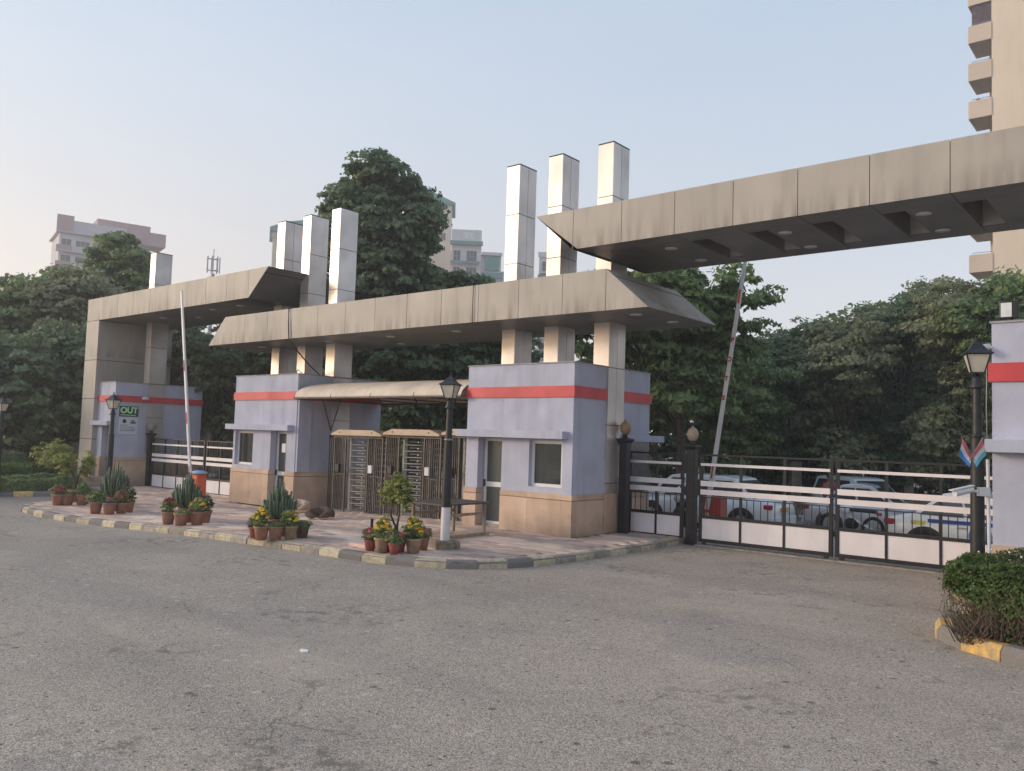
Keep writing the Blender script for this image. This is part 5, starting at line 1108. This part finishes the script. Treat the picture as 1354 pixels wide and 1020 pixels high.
# ------------------------------------------------------------------ vehicles beyond the gates
def car(label, loc, rz, paint, Ln=4.3, Wd=1.75, H=1.48, suv=False, lower=None, decal=None, plate='plate_white', cat='car', group='cars parked beyond the gates'):
    t = thing('parked_car', label, cat, (0, 0, 0), group); h = Wd / 2; zb = .20 if not suv else .28
    # body shell: stations along x (front is +x): x, belt z, half width factor
    belt = .92 if not suv else 1.05
    St = [(-Ln / 2, .42, .72, .80), (-Ln / 2 + .06, zb + .08, belt - .06, .90), (-Ln / 2 + .5, zb, belt + .02, .98), (-.9, zb, belt, 1.0), (.4, zb, belt - .02, 1.0), (Ln / 2 - 1.15, zb, belt - .06, .98), (Ln / 2 - .45, zb, belt - .16, .95), (Ln / 2 - .08, zb + .06, belt - .28, .86), (Ln / 2, .36, .60, .74)]
    q = MB(); vs = []
    for (x, z0_, z1_, f) in St:
        hw = h * f
        vs += [(x, -hw * .9, z0_), (x, -hw, z0_ + (z1_ - z0_) * .25), (x, -hw * 1.0, z0_ + (z1_ - z0_) * .65), (x, -hw * .95, z1_ - .03), (x, -hw * .80, z1_), (x, 0, z1_ + .03), (x, hw * .80, z1_), (x, hw * .95, z1_ - .03), (x, hw, z0_ + (z1_ - z0_) * .65), (x, hw, z0_ + (z1_ - z0_) * .25), (x, hw * .9, z0_)]
    n = 11; fs = [(i * n + k, i * n + k + 1, (i + 1) * n + k + 1, (i + 1) * n + k) for i in range(len(St) - 1) for k in range(n - 1)] + [(i * n + n - 1, i * n, (i + 1) * n, (i + 1) * n + n - 1) for i in range(len(St) - 1)]
    fs += [tuple(range(n)), tuple((len(St) - 1) * n + k for k in range(n))[::-1]]; q.add(vs, fs, True); q.build('body', paint, t)
    # greenhouse
    xf, xr = (Ln * .5 - 1.15, -Ln * .5 + (.45 if not suv else .12)); rf, rr = (xf - .85, xr + (.62 if not suv else .18))
    def sec(x, z, w_): return [(x, -w_, z), (x, w_, z)]
    bw, rw = h * .90, h * .70; zr = H; zc = H - .05
    vs = [(xf, -bw, belt - .08), (xf, bw, belt - .08), (rf, -rw, zc), (rf, rw, zc), (rf - .35, -rw, zr), (rf - .35, rw, zr), (rr + .3, -rw, zr), (rr + .3, rw, zr), (rr, -rw, zc), (rr, rw, zc), (xr, -bw, belt - .04), (xr, bw, belt - .04)]
    q = MB().add(vs, [(0, 1, 3, 2), (2, 3, 5, 4), (4, 5, 7, 6), (6, 7, 9, 8), (8, 9, 11, 10), (0, 2, 4, 6, 8, 10), (1, 11, 9, 7, 5, 3), (0, 10, 11, 1)]); q.build('cabin', paint, t, bev=.03)
    def lerp(a, b, u): return tuple(a[i] + (b[i] - a[i]) * u for i in range(3))
    for s_ in (-1, 1):
        A = (xf, bw * s_, belt - .08); Bq = (rf - .1, rw * s_, zc - .01); C_ = (rr + .05, rw * s_, zc - .01); Dd = (xr, bw * s_, belt - .04); o_ = .012 * s_
        for (u0, u1) in ((.08, .50), (.54, .94)):
            def pt(u, v): 
                lo = lerp(A, Dd, u); hi = lerp(Bq, C_, u); p_ = lerp(lo, hi, v); return (p_[0], p_[1] + o_ + .012 * s_, p_[2])
            MB().add([pt(u0, .14), pt(u1, .14), pt(u1, .90), pt(u0, .90)], [(0, 1, 2, 3)]).build('side_window', 'car_glass', t)
    for (a, b, sg) in (((xf, belt - .08, bw), (rf, zc, rw), 1), ((xr, belt - .04, bw), (rr, zc, rw), -1)):
        vs = []
        for v_ in (.12, .90):
            x = a[0] + (b[0] - a[0]) * v_ + .02 * sg; z = a[1] + (b[1] - a[1]) * v_ + .012; w_ = (a[2] + (b[2] - a[2]) * v_) * .90; vs += [(x, -w_, z), (x, w_, z)]
        MB().add(vs, [(0, 1, 3, 2)]).build('windscreen' if sg > 0 else 'rear_window', 'car_glass', t)
    for sx in (-Ln / 2 + .78, Ln / 2 - .82):
        for sy in (-1, 1):
            y = (h - .10) * sy; MB().tube((sx, y - .04 * sy, .33), (sx, (h + .004) * sy, .33), .385, n=22).build('wheel_arch', 'joint_dark', t)
            w_ = MB().tube((sx, y - .10 * sy, .32), (sx, (h + .02) * sy, .32), .32, n=22).build('wheel', 'tyre', t); MB().tube((sx, (h + .0) * sy, .32), (sx, (h + .027) * sy, .32), .20, n=14).build('rim', 'rim', w_)
    for sy in (-1, 1):
        slab('headlight', 'head_clear', t, Ln / 2 - .22, Ln / 2 - .02, sy * h * .62 - .17, sy * h * .62 + .17, belt - .34, belt - .20, bev=.02)
        slab('tail_light', 'tail_red', t, -Ln / 2 + .0, -Ln / 2 + .20, sy * h * .84 - .08, sy * h * .84 + .08, belt - .22, belt - .10, bev=.02)
        slab('side_mirror', paint, t, xf - .42, xf - .24, sy * (h + .06) - .07, sy * (h + .06) + .07, belt + .02, belt + .14, bev=.02)
        slab('door_handle', 'rim', t, -.55, -.38, sy * (h + .003) - .008, sy * (h + .003) + .008, belt - .20, belt - .17)
    slab('grille', 'joint_dark', t, Ln / 2 - .04, Ln / 2 + .005, -h * .5, h * .5, .44, .60); slab('plate', plate, t, Ln / 2 + .0, Ln / 2 + .015, -.25, .25, .38, .48); slab('plate', plate, t, -Ln / 2 - .015, -Ln / 2 + .03, -.25, .25, .62, .73)
    slab('bumper', paint if lower is None else lower, t, Ln / 2 - .12, Ln / 2 + .03, -h * .8, h * .8, .24, .37, bev=.02); slab('bumper', paint if lower is None else lower, t, -Ln / 2 - .04, -Ln / 2 + .1, -h * .85, h * .85, .28, .50, bev=.02)
    if lower:
        for s_ in (-1, 1): slab('blue_stripe', lower, t, -Ln * .28, Ln * .24, s_ * (h + .004) - .004, s_ * (h + .004) + .004, belt - .12, belt - .05)
    if decal:
        for s_ in (-1, 1):
            q = MB().tube((-.15, s_ * (h - .01), .60), (-.15, s_ * (h + .012), .60), .20, n=20); q.build('door_emblem', 'decal_blue', t)
            slab('door_emblem', 'car_skyblue', t, -.24, -.06, s_ * (h + .016) - .003, s_ * (h + .016) + .003, .42, .78)
            slab('side_lettering', 'car_blue', t, .70, .95, s_ * (h + .004) - .004, s_ * (h + .004) + .004, .62, .70); slab('side_lettering', 'car_blue', t, .70, 1.05, s_ * (h + .004) - .004, s_ * (h + .004) + .004, .45, .52)
            slab('sticker', 'decal_yellow', t, -Ln / 2 + .52, -Ln / 2 + .78, s_ * (h * .98) - .004, s_ * (h * .98) + .006, .74, .82)
    x, y = loc; t.location = (x, y, g(x, y)); t.rotation_euler = (0, 0, rz); return t
WL_keep = dict(WL)
car('white sedan with orange rear plate, right behind the red barrier box', (-10.5, 21.3), R(178), 'car_white', plate='plate_orange')
car('pale white and blue taxi hatchback seen through the right gate leaf', (-3.15, 18.9), R(2), 'car_white', 3.8, 1.65, 1.42, lower='car_blue', decal=True)
car('silver SUV facing out, left of the parked bicycle', (-12.9, 36.0), R(-70), 'silver_paint', 4.4, 1.85, 1.75, suv=True)
car('white SUV behind the meeting point of the wide gate leaves', (-9.4, 31.5), R(-35), 'car_white', 4.4, 1.85, 1.75, suv=True)
car('silver hatchback beyond the wide gate, left of the taxi', (-7.3, 25.6), R(8), 'silver_paint', 3.9, 1.7, 1.5)
car('dark car in the shade beyond the exit gate', (-29.5, 19.2), R(-62), 'car_dark', 4.3, 1.75, 1.5, plate='plate_white')
car('white car half hidden by the black motorbikes behind the narrow gate leaf', (-12.2, 23.0), R(175), 'car_white', 4.1, 1.7, 1.5)
def cycle(label, loc, rz, motor=True, body='black_iron', cat='motorbike'):
    t = thing('parked_motorbike' if motor else 'bicycle', label, cat, (0, 0, 0)); rw = .30 if motor else .34; wb = .66 if motor else .52
    for s_ in (-1, 1):
        q = MB(); pts = [(s_ * wb + rw * math.cos(a * math.pi / 10), 0, rw + .0 + rw * math.sin(a * math.pi / 10)) for a in range(21)]
        for a, b in zip(pts, pts[1:]): q.tube(a, b, .045 if motor else .018, n=6, caps=False)
        w_ = q.build('wheel', 'tyre', t); q = MB()
        for k in range(8): a = k * math.pi / 4; q.tube((s_ * wb, 0, rw), (s_ * wb + rw * math.cos(a), 0, rw + rw * math.sin(a)), .006 if not motor else .012, n=4)
        q.tube((s_ * wb, -.06, rw), (s_ * wb, .06, rw), .03, n=8); q.build('spokes', 'rim', w_)
    q = MB()
    if motor:
        q.path([(wb, 0, rw), (wb - .18, 0, .78), (wb - .22, 0, 1.0)], .03, 6); q.tube((wb - .2, -.32, 1.02), (wb - .2, .32, 1.02), .016, n=6); q.path([(wb - .2, 0, .8), (.0, 0, .55), (-wb, 0, rw)], .035, 6); q.build('frame', body, t)
        MB().ball((.18, 0, .76), .19, 12, 8, (1.35, .7, .7)).build('fuel_tank', body, t); slab('seat', 'cloth_dark', t, -.68, .02, -.12, .12, .72, .82, bev=.03); MB().ball((.0, 0, .40), .2, 10, 6, (1.1, .7, .8)).build('engine', 'tyre', t)
        MB().ball((wb - .12, 0, .90), .10, 10, 6).build('headlight', 'head_clear', t); MB().path([(wb + .30, 0, rw + .28), (wb, 0, rw + .38), (wb - .3, 0, rw + .25)], .05, 6).build('mudguard', body, t); slab('tail_light', 'tail_red', t, -.86, -.76, -.06, .06, .68, .76, bev=.01)
        for s_ in (-1, 1): MB().tube((wb - .2, s_ * .28, 1.02), (wb - .25, s_ * .33, 1.18), .008, n=5).ball((wb - .25, s_ * .34, 1.2), .05, 8, 5, (.4, 1.3, 1)).build('mirror', 'black_iron', t)
        MB().tube((-.1, .05, .3), (-.2, .3, .01), .014, n=6).build('kick_stand', 'black_iron', t)
    else:
        for a, b in (((-wb, 0, rw), (-.12, 0, .30)), ((-.12, 0, .30), (-.22, 0, .88)), ((-.2, 0, .78), (.36, 0, .80)), ((-.12, 0, .30), (.36, 0, .74)), ((-wb, 0, rw), (-.2, 0, .78)), ((.34, 0, .98), (.38, 0, .72)), ((.38, 0, .72), (wb, 0, rw))): q.tube(a, b, .016, n=6)
        q.tube((.34, -.26, 1.0), (.34, .26, 1.0), .012, n=6); q.build('frame', body, t); slab('saddle', 'cloth_dark', t, -.34, -.10, -.07, .07, .88, .94, bev=.02); MB().tube((-.12, -.1, .30), (-.12, .1, .30), .07, n=12).build('crank', 'rim', t)
    x, y = loc; t.location = (x, y, g(x, y)); t.rotation_euler = (R(5) if motor else R(4), 0, rz); return t
cycle('black motorbike behind the left half of the narrow gate leaf', (-10.4, 17.5), R(-60))
cycle('black motorbike behind the right half of the narrow gate leaf', (-9.3, 17.7), R(-75))
cycle('white and grey motorbike parked beside the gate meeting post', (-7.2, 22.9), R(160), body='car_white')
cycle('bicycle parked beyond the left wide gate leaf', (-9.35, 26.2), R(160), motor=False, cat='bicycle', body='corten')
def person(label, loc, rz, top, legs):
    t = thing('person', label, 'person', (0, 0, 0))
    V = [(0, 0, .95), (0, 0, 1.18), (0, 0, 1.40), (0, .0, 1.50), (0, .01, 1.60), (0, .01, 1.70), (-.10, 0, .90), (-.11, .02, .48), (-.11, -.03, .07), (-.11, .12, .04), (.10, 0, .90), (.12, -.06, .48), (.12, -.12, .07), (.12, .03, .04), (-.19, 0, 1.40), (-.25, -.02, 1.13), (-.23, .14, .92), (-.22, .20, .86), (.19, 0, 1.40), (.25, .0, 1.13), (.22, .18, .98), (.20, .26, .95)]
    E = [(0, 1), (1, 2), (2, 3), (3, 4), (4, 5), (0, 6), (6, 7), (7, 8), (8, 9), (0, 10), (10, 11), (11, 12), (12, 13), (2, 14), (14, 15), (15, 16), (16, 17), (2, 18), (18, 19), (19, 20), (20, 21)]
    Rr = [(.15, .11), (.13, .095), (.15, .10), (.055, .055), (.085, .095), (.07, .08), .085, .062, .042, .03, .085, .062, .042, .03, .06, .045, .034, .03, .06, .045, .034, .03]
    skin('body', V, E, Rr, 'skin', t)
    ix = [0, 1, 2, 14, 15, 18, 19, 10, 6]; mp_ = {v: i for i, v in enumerate(ix)}; sk = skin('tunic', [V[i] for i in ix], [(0, 1), (1, 2), (2, 3), (3, 4), (2, 5), (5, 6), (0, 7), (0, 8)], [(.17, .13), (.15, .115), (.165, .12), .07, .057, .07, .057, .11, .11], top, t)
    ix = [0, 6, 7, 8, 10, 11, 12]; skin('trousers', [V[i] for i in ix], [(0, 1), (1, 2), (2, 3), (0, 4), (4, 5), (5, 6)], [(.16, .12), .1, .08, .065, .1, .08, .065], legs, t)
    MB().ball((0, -.01, 1.68), .115, 12, 8, (.85, .95, 1)).build('hair', 'hair', t, c=(0, -.01, 1.68))
    x, y = loc; t.location = (x, y, g(x, y)); t.rotation_euler = (0, 0, rz); return t
person('person in a red tunic standing beyond the gate meeting post', (-8.45, 25.0), R(-20), 'cloth_red', 'cloth_red')

# ------------------------------------------------------------------ distant buildings and mast
def bld(label, origin, rz, name='apartment_building'):
    t = thing(name, label, 'apartment building', (0, 0, 0)); t.location = origin; t.rotation_euler = (0, 0, rz); return t
vr = math.atan2(rx_.y, rx_.x)   # facades facing the camera
def win(t, x0, x1, z0, z1, y, frame='bld_white', glassm='bld_glass', mull=1):
    f = MB(); e = .07
    f.box(x0, x0 + e, y - .06, y + .02, z0, z1).box(x1 - e, x1, y - .06, y + .02, z0, z1).box(x0 + e, x1 - e, y - .06, y + .02, z1 - e, z1).box(x0 + e, x1 - e, y - .06, y + .02, z0, z0 + e)
    for k in range(mull): xm = x0 + (x1 - x0) * (k + 1) / (mull + 1); f.box(xm - .03, xm + .03, y - .05, y + .02, z0 + e, z1 - e)
    w_ = f.build('window', frame, t); slab('pane', glassm, w_, x0 + e, x1 - e, y - .02, y + .015, z0 + e, z1 - e)
def balc(t, x0, x1, z, y, dep=1.3, wall='bld_white', rail=False, green=False):
    slab('balcony_slab', wall, t, x0, x1, y - dep, y - .001, z - .18, z)
    if rail:
        q = MB().box(x0, x1, y - dep, y - dep + .05, z + 1.0, z + 1.06).box(x0, x1, y - dep, y - dep + .05, z + .05, z + .1)
        k = x0
        while k < x1: q.box(k, k + .04, y - dep, y - dep + .04, z, z + 1.0); k += .25
        q.build('balcony_railing', 'antenna', t)
    else: slab('balcony_parapet', wall, t, x0, x1, y - dep, y - dep + .12, z + .001, z + 1.05)
# A: mauve block behind the left trees
O = D(62, 560, 163); A = bld('distant mauve apartment block with balconies above left trees', (O.x, O.y, -2), vr + R(36))
slab('wall', 'bld_white', A, 0, 19.5, .0, 14, 0, 40.6); slab('wall', 'bld_mauve', A, 19.6, 24.5, 4.0, 14, 0, 35.5)
slab('roof_parapet', 'bld_mauve', A, -.6, 20.2, -.5, -.01, 40.8, 43.2); slab('roof_parapet', 'bld_brown', A, -.9, 3.2, -.8, -.52, 40.6, 44.0); slab('roof_parapet', 'bld_brown', A, 16.5, 20.6, -.8, -.52, 41.0, 44.3); slab('roof_slab', 'bld_mauve', A, -.8, 20.8, -1.2, 14, 40.601, 40.799)
A.scale = (.74, .8, 1.045)
slab('roof_room', 'bld_brown', A, 9.5, 23.5, 3, 10, 43.0, 45.0); slab('roof_room', 'bld_brown', A, 19.6, 27.5, 1.5, 9, 40.9, 43.6); MB().prism([(19.6, 35.51), (26.5, 35.51), (26.8, 37.2), (25.5, 38.6), (19.6, 38.8)], 3.5, 9).build('sloping_roof', 'bld_mauve', A)
for k in range(6):
    z = 37.6 - 3.15 * k - .5
    balc(A, -.8, 11.8, z, 0, 1.4, 'bld_mauve' if k % 2 == 0 else 'bld_white'); slab('balcony_parapet_end', 'bld_brown', A, -.8, 3, -1.45, -1.41, z + .1, z + 1.0)
    win(A, .5, 3.0, z + .9, z + 2.5, -.02); win(A, 4.0, 7.5, z + .2, z + 2.4, -.02, mull=2); win(A, 8.2, 11.4, z + .2, z + 2.4, -.02, mull=2)
    win(A, 12.2, 16.4, z - .1, z + 2.3, -.02, mull=1); balc(A, 12.0, 19.3, z, 0, .9, 'bld_white'); win(A, 17.2, 19.0, z + .6, z + 2.2, -.02)
# tower at the right
T_ = bld('tall cream apartment tower with stacked corner balconies at right edge', (-11.95, 71.3, -2.3), 0, 'apartment_tower')
slab('wall', 'bld_cream', T_, 0, 16, 0, 18, 0, 54); slab('wall', 'bld_cream', T_, -.7, -.001, 3.2, 18, 0, 54)
slab('pilaster', 'bld_tan', T_, 3.6, 4.0, -.12, -.001, 0, 54)
for k in range(14):
    z = 30.72 + 3.05 * (k - 9.)
    if z < 2 or z > 50: continue
    slab('balcony_slab', 'bld_soffit', T_, -1.55, -.001, .05, 3.1, z - .20, z); slab('balcony_parapet', 'bld_tan', T_, -1.55, -.001, -.08, .049, z - .20, z + 1.18); slab('balcony_parapet', 'bld_tan', T_, -1.63, -1.551, .0, 3.1, z - .20, z + 1.18)
    q = MB().box(-1.4, -.05, .0, .04, z + 1.3, z + 1.34); q.build('handrail', 'antenna', T_)
z = 30.72 + 3.05 * 2; slab('bird_net', 'screen_mesh', T_, -1.38, -.02, .10, .13, z + 1.19, z + 2.80)
z = 30.72; slab('flower_pot', 'terracotta', T_, -1.1, -.9, .2, .4, z + 1.19, z + 1.45)
# D: white block with green trim between tall tree and pillars
O = D(588, 575, 172); Db = bld('distant white apartment block with green trim between tall tree and pillars', (O.x, O.y, -2), vr + R(3))
Db.scale = (1, 1, 1.085)
slab('wall', 'bld_white', Db, 0, 6.3, 0, 12, 0, 41.8); slab('wall', 'bld_white', Db, 6.301, 10.6, 1.0, 12, 0, 39.6); slab('wall', 'bld_mauve', Db, 10.601, 14.0, 2.5, 12, 0, 36.6); slab('wall', 'bld_cream', Db, -3.6, -.001, 1.2, 12, 0, 40)
slab('roof_trim', 'bld_green', Db, -.3, 6.6, -.9, -.01, 41.0, 41.7); slab('roof_parapet', 'bld_white', Db, 0, 6.3, .0, .2, 41.81, 44.1)
slab('parapet_panel', 'paper', Db, 2.4, 4.7, -.04, -.001, 42.3, 43.6)
slab('roof_trim', 'bld_green', Db, 6.5, 11.0, .1, .98, 34.9, 35.9); slab('bay_window', 'bld_green', Db, 7.2, 10.2, .5, .99, 36.4, 39.2); slab('roof_trim', 'bld_white', Db, 6.4, 10.8, .2, .98, 39.3, 39.9)
for k in range(7):
    z = 37.6 - 3.25 * k
    balc(Db, -.1, 5.9, z, 0, 1.3, 'bld_white', rail=True); win(Db, .4, 2.0, z + .3, z + 2.4, -.02); win(Db, 3.2, 5.4, z + .1, z + 2.4, -.02, mull=2)
    slab('slab_trim', 'bld_green' if k == 0 else 'bld_white', Db, -.2, 6.2, -1.4, -1.31, z - .3, z + .05)
    if k: balc(Db, 6.6, 10.2, z - 1.0, 1.0, 1.2, 'bld_white', rail=True); win(Db, 7.2, 9.4, z - .8, z + 1.3, .98, mull=2)
    if k: win(Db, 11.6, 12.6, z - 2.2, z - .9, 2.48)
# C: tall block behind the tree with green roof edge
O = D(560, 575, 176); Cb = bld('distant pale tower with green roof edge behind the tall tree', (O.x, O.y, -2), vr + R(4))
Cb.scale = (.93, 1, 1.035)
slab('wall', 'bld_cream', Cb, -4, 4.6, 0, 10, 0, 52.3); MB().prism([(-5, 52.5), (5.4, 52.31), (5.4, 52.7), (-1, 55.2), (-5, 55.2)], -.8, 10.5).build('green_roof', 'bld_green', Cb); 
for k in range(8): win(Cb, 2.2, 3.4, 48 - 3.2 * k, 49.6 - 3.2 * k, -.02)
O = D(348, 570, 176); Bb = bld('distant pale tower with green roof left of three pillars', (O.x, O.y, -2), vr + R(17))
Bb.scale = (1, 1, 1.09)
slab('wall', 'bld_cream', Bb, 0, 9, 0, 10, 0, 43.2); MB().prism([(-.7, 43.21), (9.5, 43.21), (9.5, 46.5), (3, 45.4), (-.7, 44.0)], -.8, 10.5).build('green_roof', 'bld_green', Bb)
slab('roof_trim', 'bld_tan', Bb, -.3, 9.2, -.3, -.01, 42.0, 42.9); slab('balcony_slab', 'bld_tan', Bb, 1.8, 6, -1.6, -.01, 34.2, 36.2)
for k in range(6): win(Bb, 2.0, 3.2, 37.5 - 3.2 * k, 39 - 3.2 * k, -.02)
O = D(706, 580, 172); Fb = bld('sliver of distant white block between the left two right pillars', (O.x, O.y, -2), vr + R(-3))
Fb.scale = (1, 1, 1.06)
slab('wall', 'bld_white', Fb, 0, 7, 0, 10, 0, 40.6); slab('roof_trim', 'bld_green', Fb, -.2, 7.2, -.9, -.01, 35.6, 36.4); slab('roof_parapet', 'bld_white', Fb, -.2, 7.2, -.3, -.01, 40.0, 41.0)
for k in range(6): win(Fb, .6, 2.4, 37.2 - 3.25 * k, 39.2 - 3.25 * k, -.02); balc(Fb, .3, 5, 36.8 - 3.25 * k, 0, 1.2, rail=True)
# phone mast
pm_ = D(270, 570, 142); t = thing('phone_mast', 'distant phone mast with antenna cluster above left beam', 'mast', (pm_.x, pm_.y, -2)); x, y = pm_.x, pm_.y
MB().tube((x, y, -2), (x, y, 29.0), .45, .32, 10).build('pole', 'antenna', t); q = MB().lathe([(.3, 0), (.75, .4), (.8, .6), (.3, .8)], (x, y, 27.2), 12); q.lathe([(.7, 0), (.9, .15), (.3, .3)], (x, y, 28.2), 12)
q.tube((x, y, 29), (x, y, 33.4), .07, n=5); q.build('platform', 'antenna', t)
for k in range(7): a = k * math.pi * 2 / 7 + .2; xx, yy = x + 1.05 * math.cos(a), y + 1.05 * math.sin(a); MB().tube((xx, yy, 29.2), (xx, yy, 32.0), .10, n=5).tube((x, y, 29.6), (xx, yy, 29.6), .05, n=4).tube((x, y, 31.6), (xx, yy, 31.6), .05, n=4).build('antenna_panel', 'antenna', t)

# ------------------------------------------------------------------ haze
hz = MB().box(-210, 45, -45, 215, -4.5, 62).build('haze', 'joint_dark'); hz['kind'] = 'stuff'; hz['label'] = 'thin pale evening haze over the whole place'; hz['category'] = 'haze'
hm = bpy.data.materials.new('haze'); hm.use_nodes = True; n = hm.node_tree.nodes; n.remove(n['Principled BSDF']); pv = n.new('ShaderNodeVolumePrincipled')
pv.inputs['Color'].default_value = (.93, .90, .91, 1); pv.inputs['Density'].default_value = .0020; pv.inputs['Anisotropy'].default_value = .3; hm.node_tree.links.new(pv.outputs[0], n['Material Output'].inputs['Volume']); hz.data.materials.clear(); hz.data.materials.append(hm)
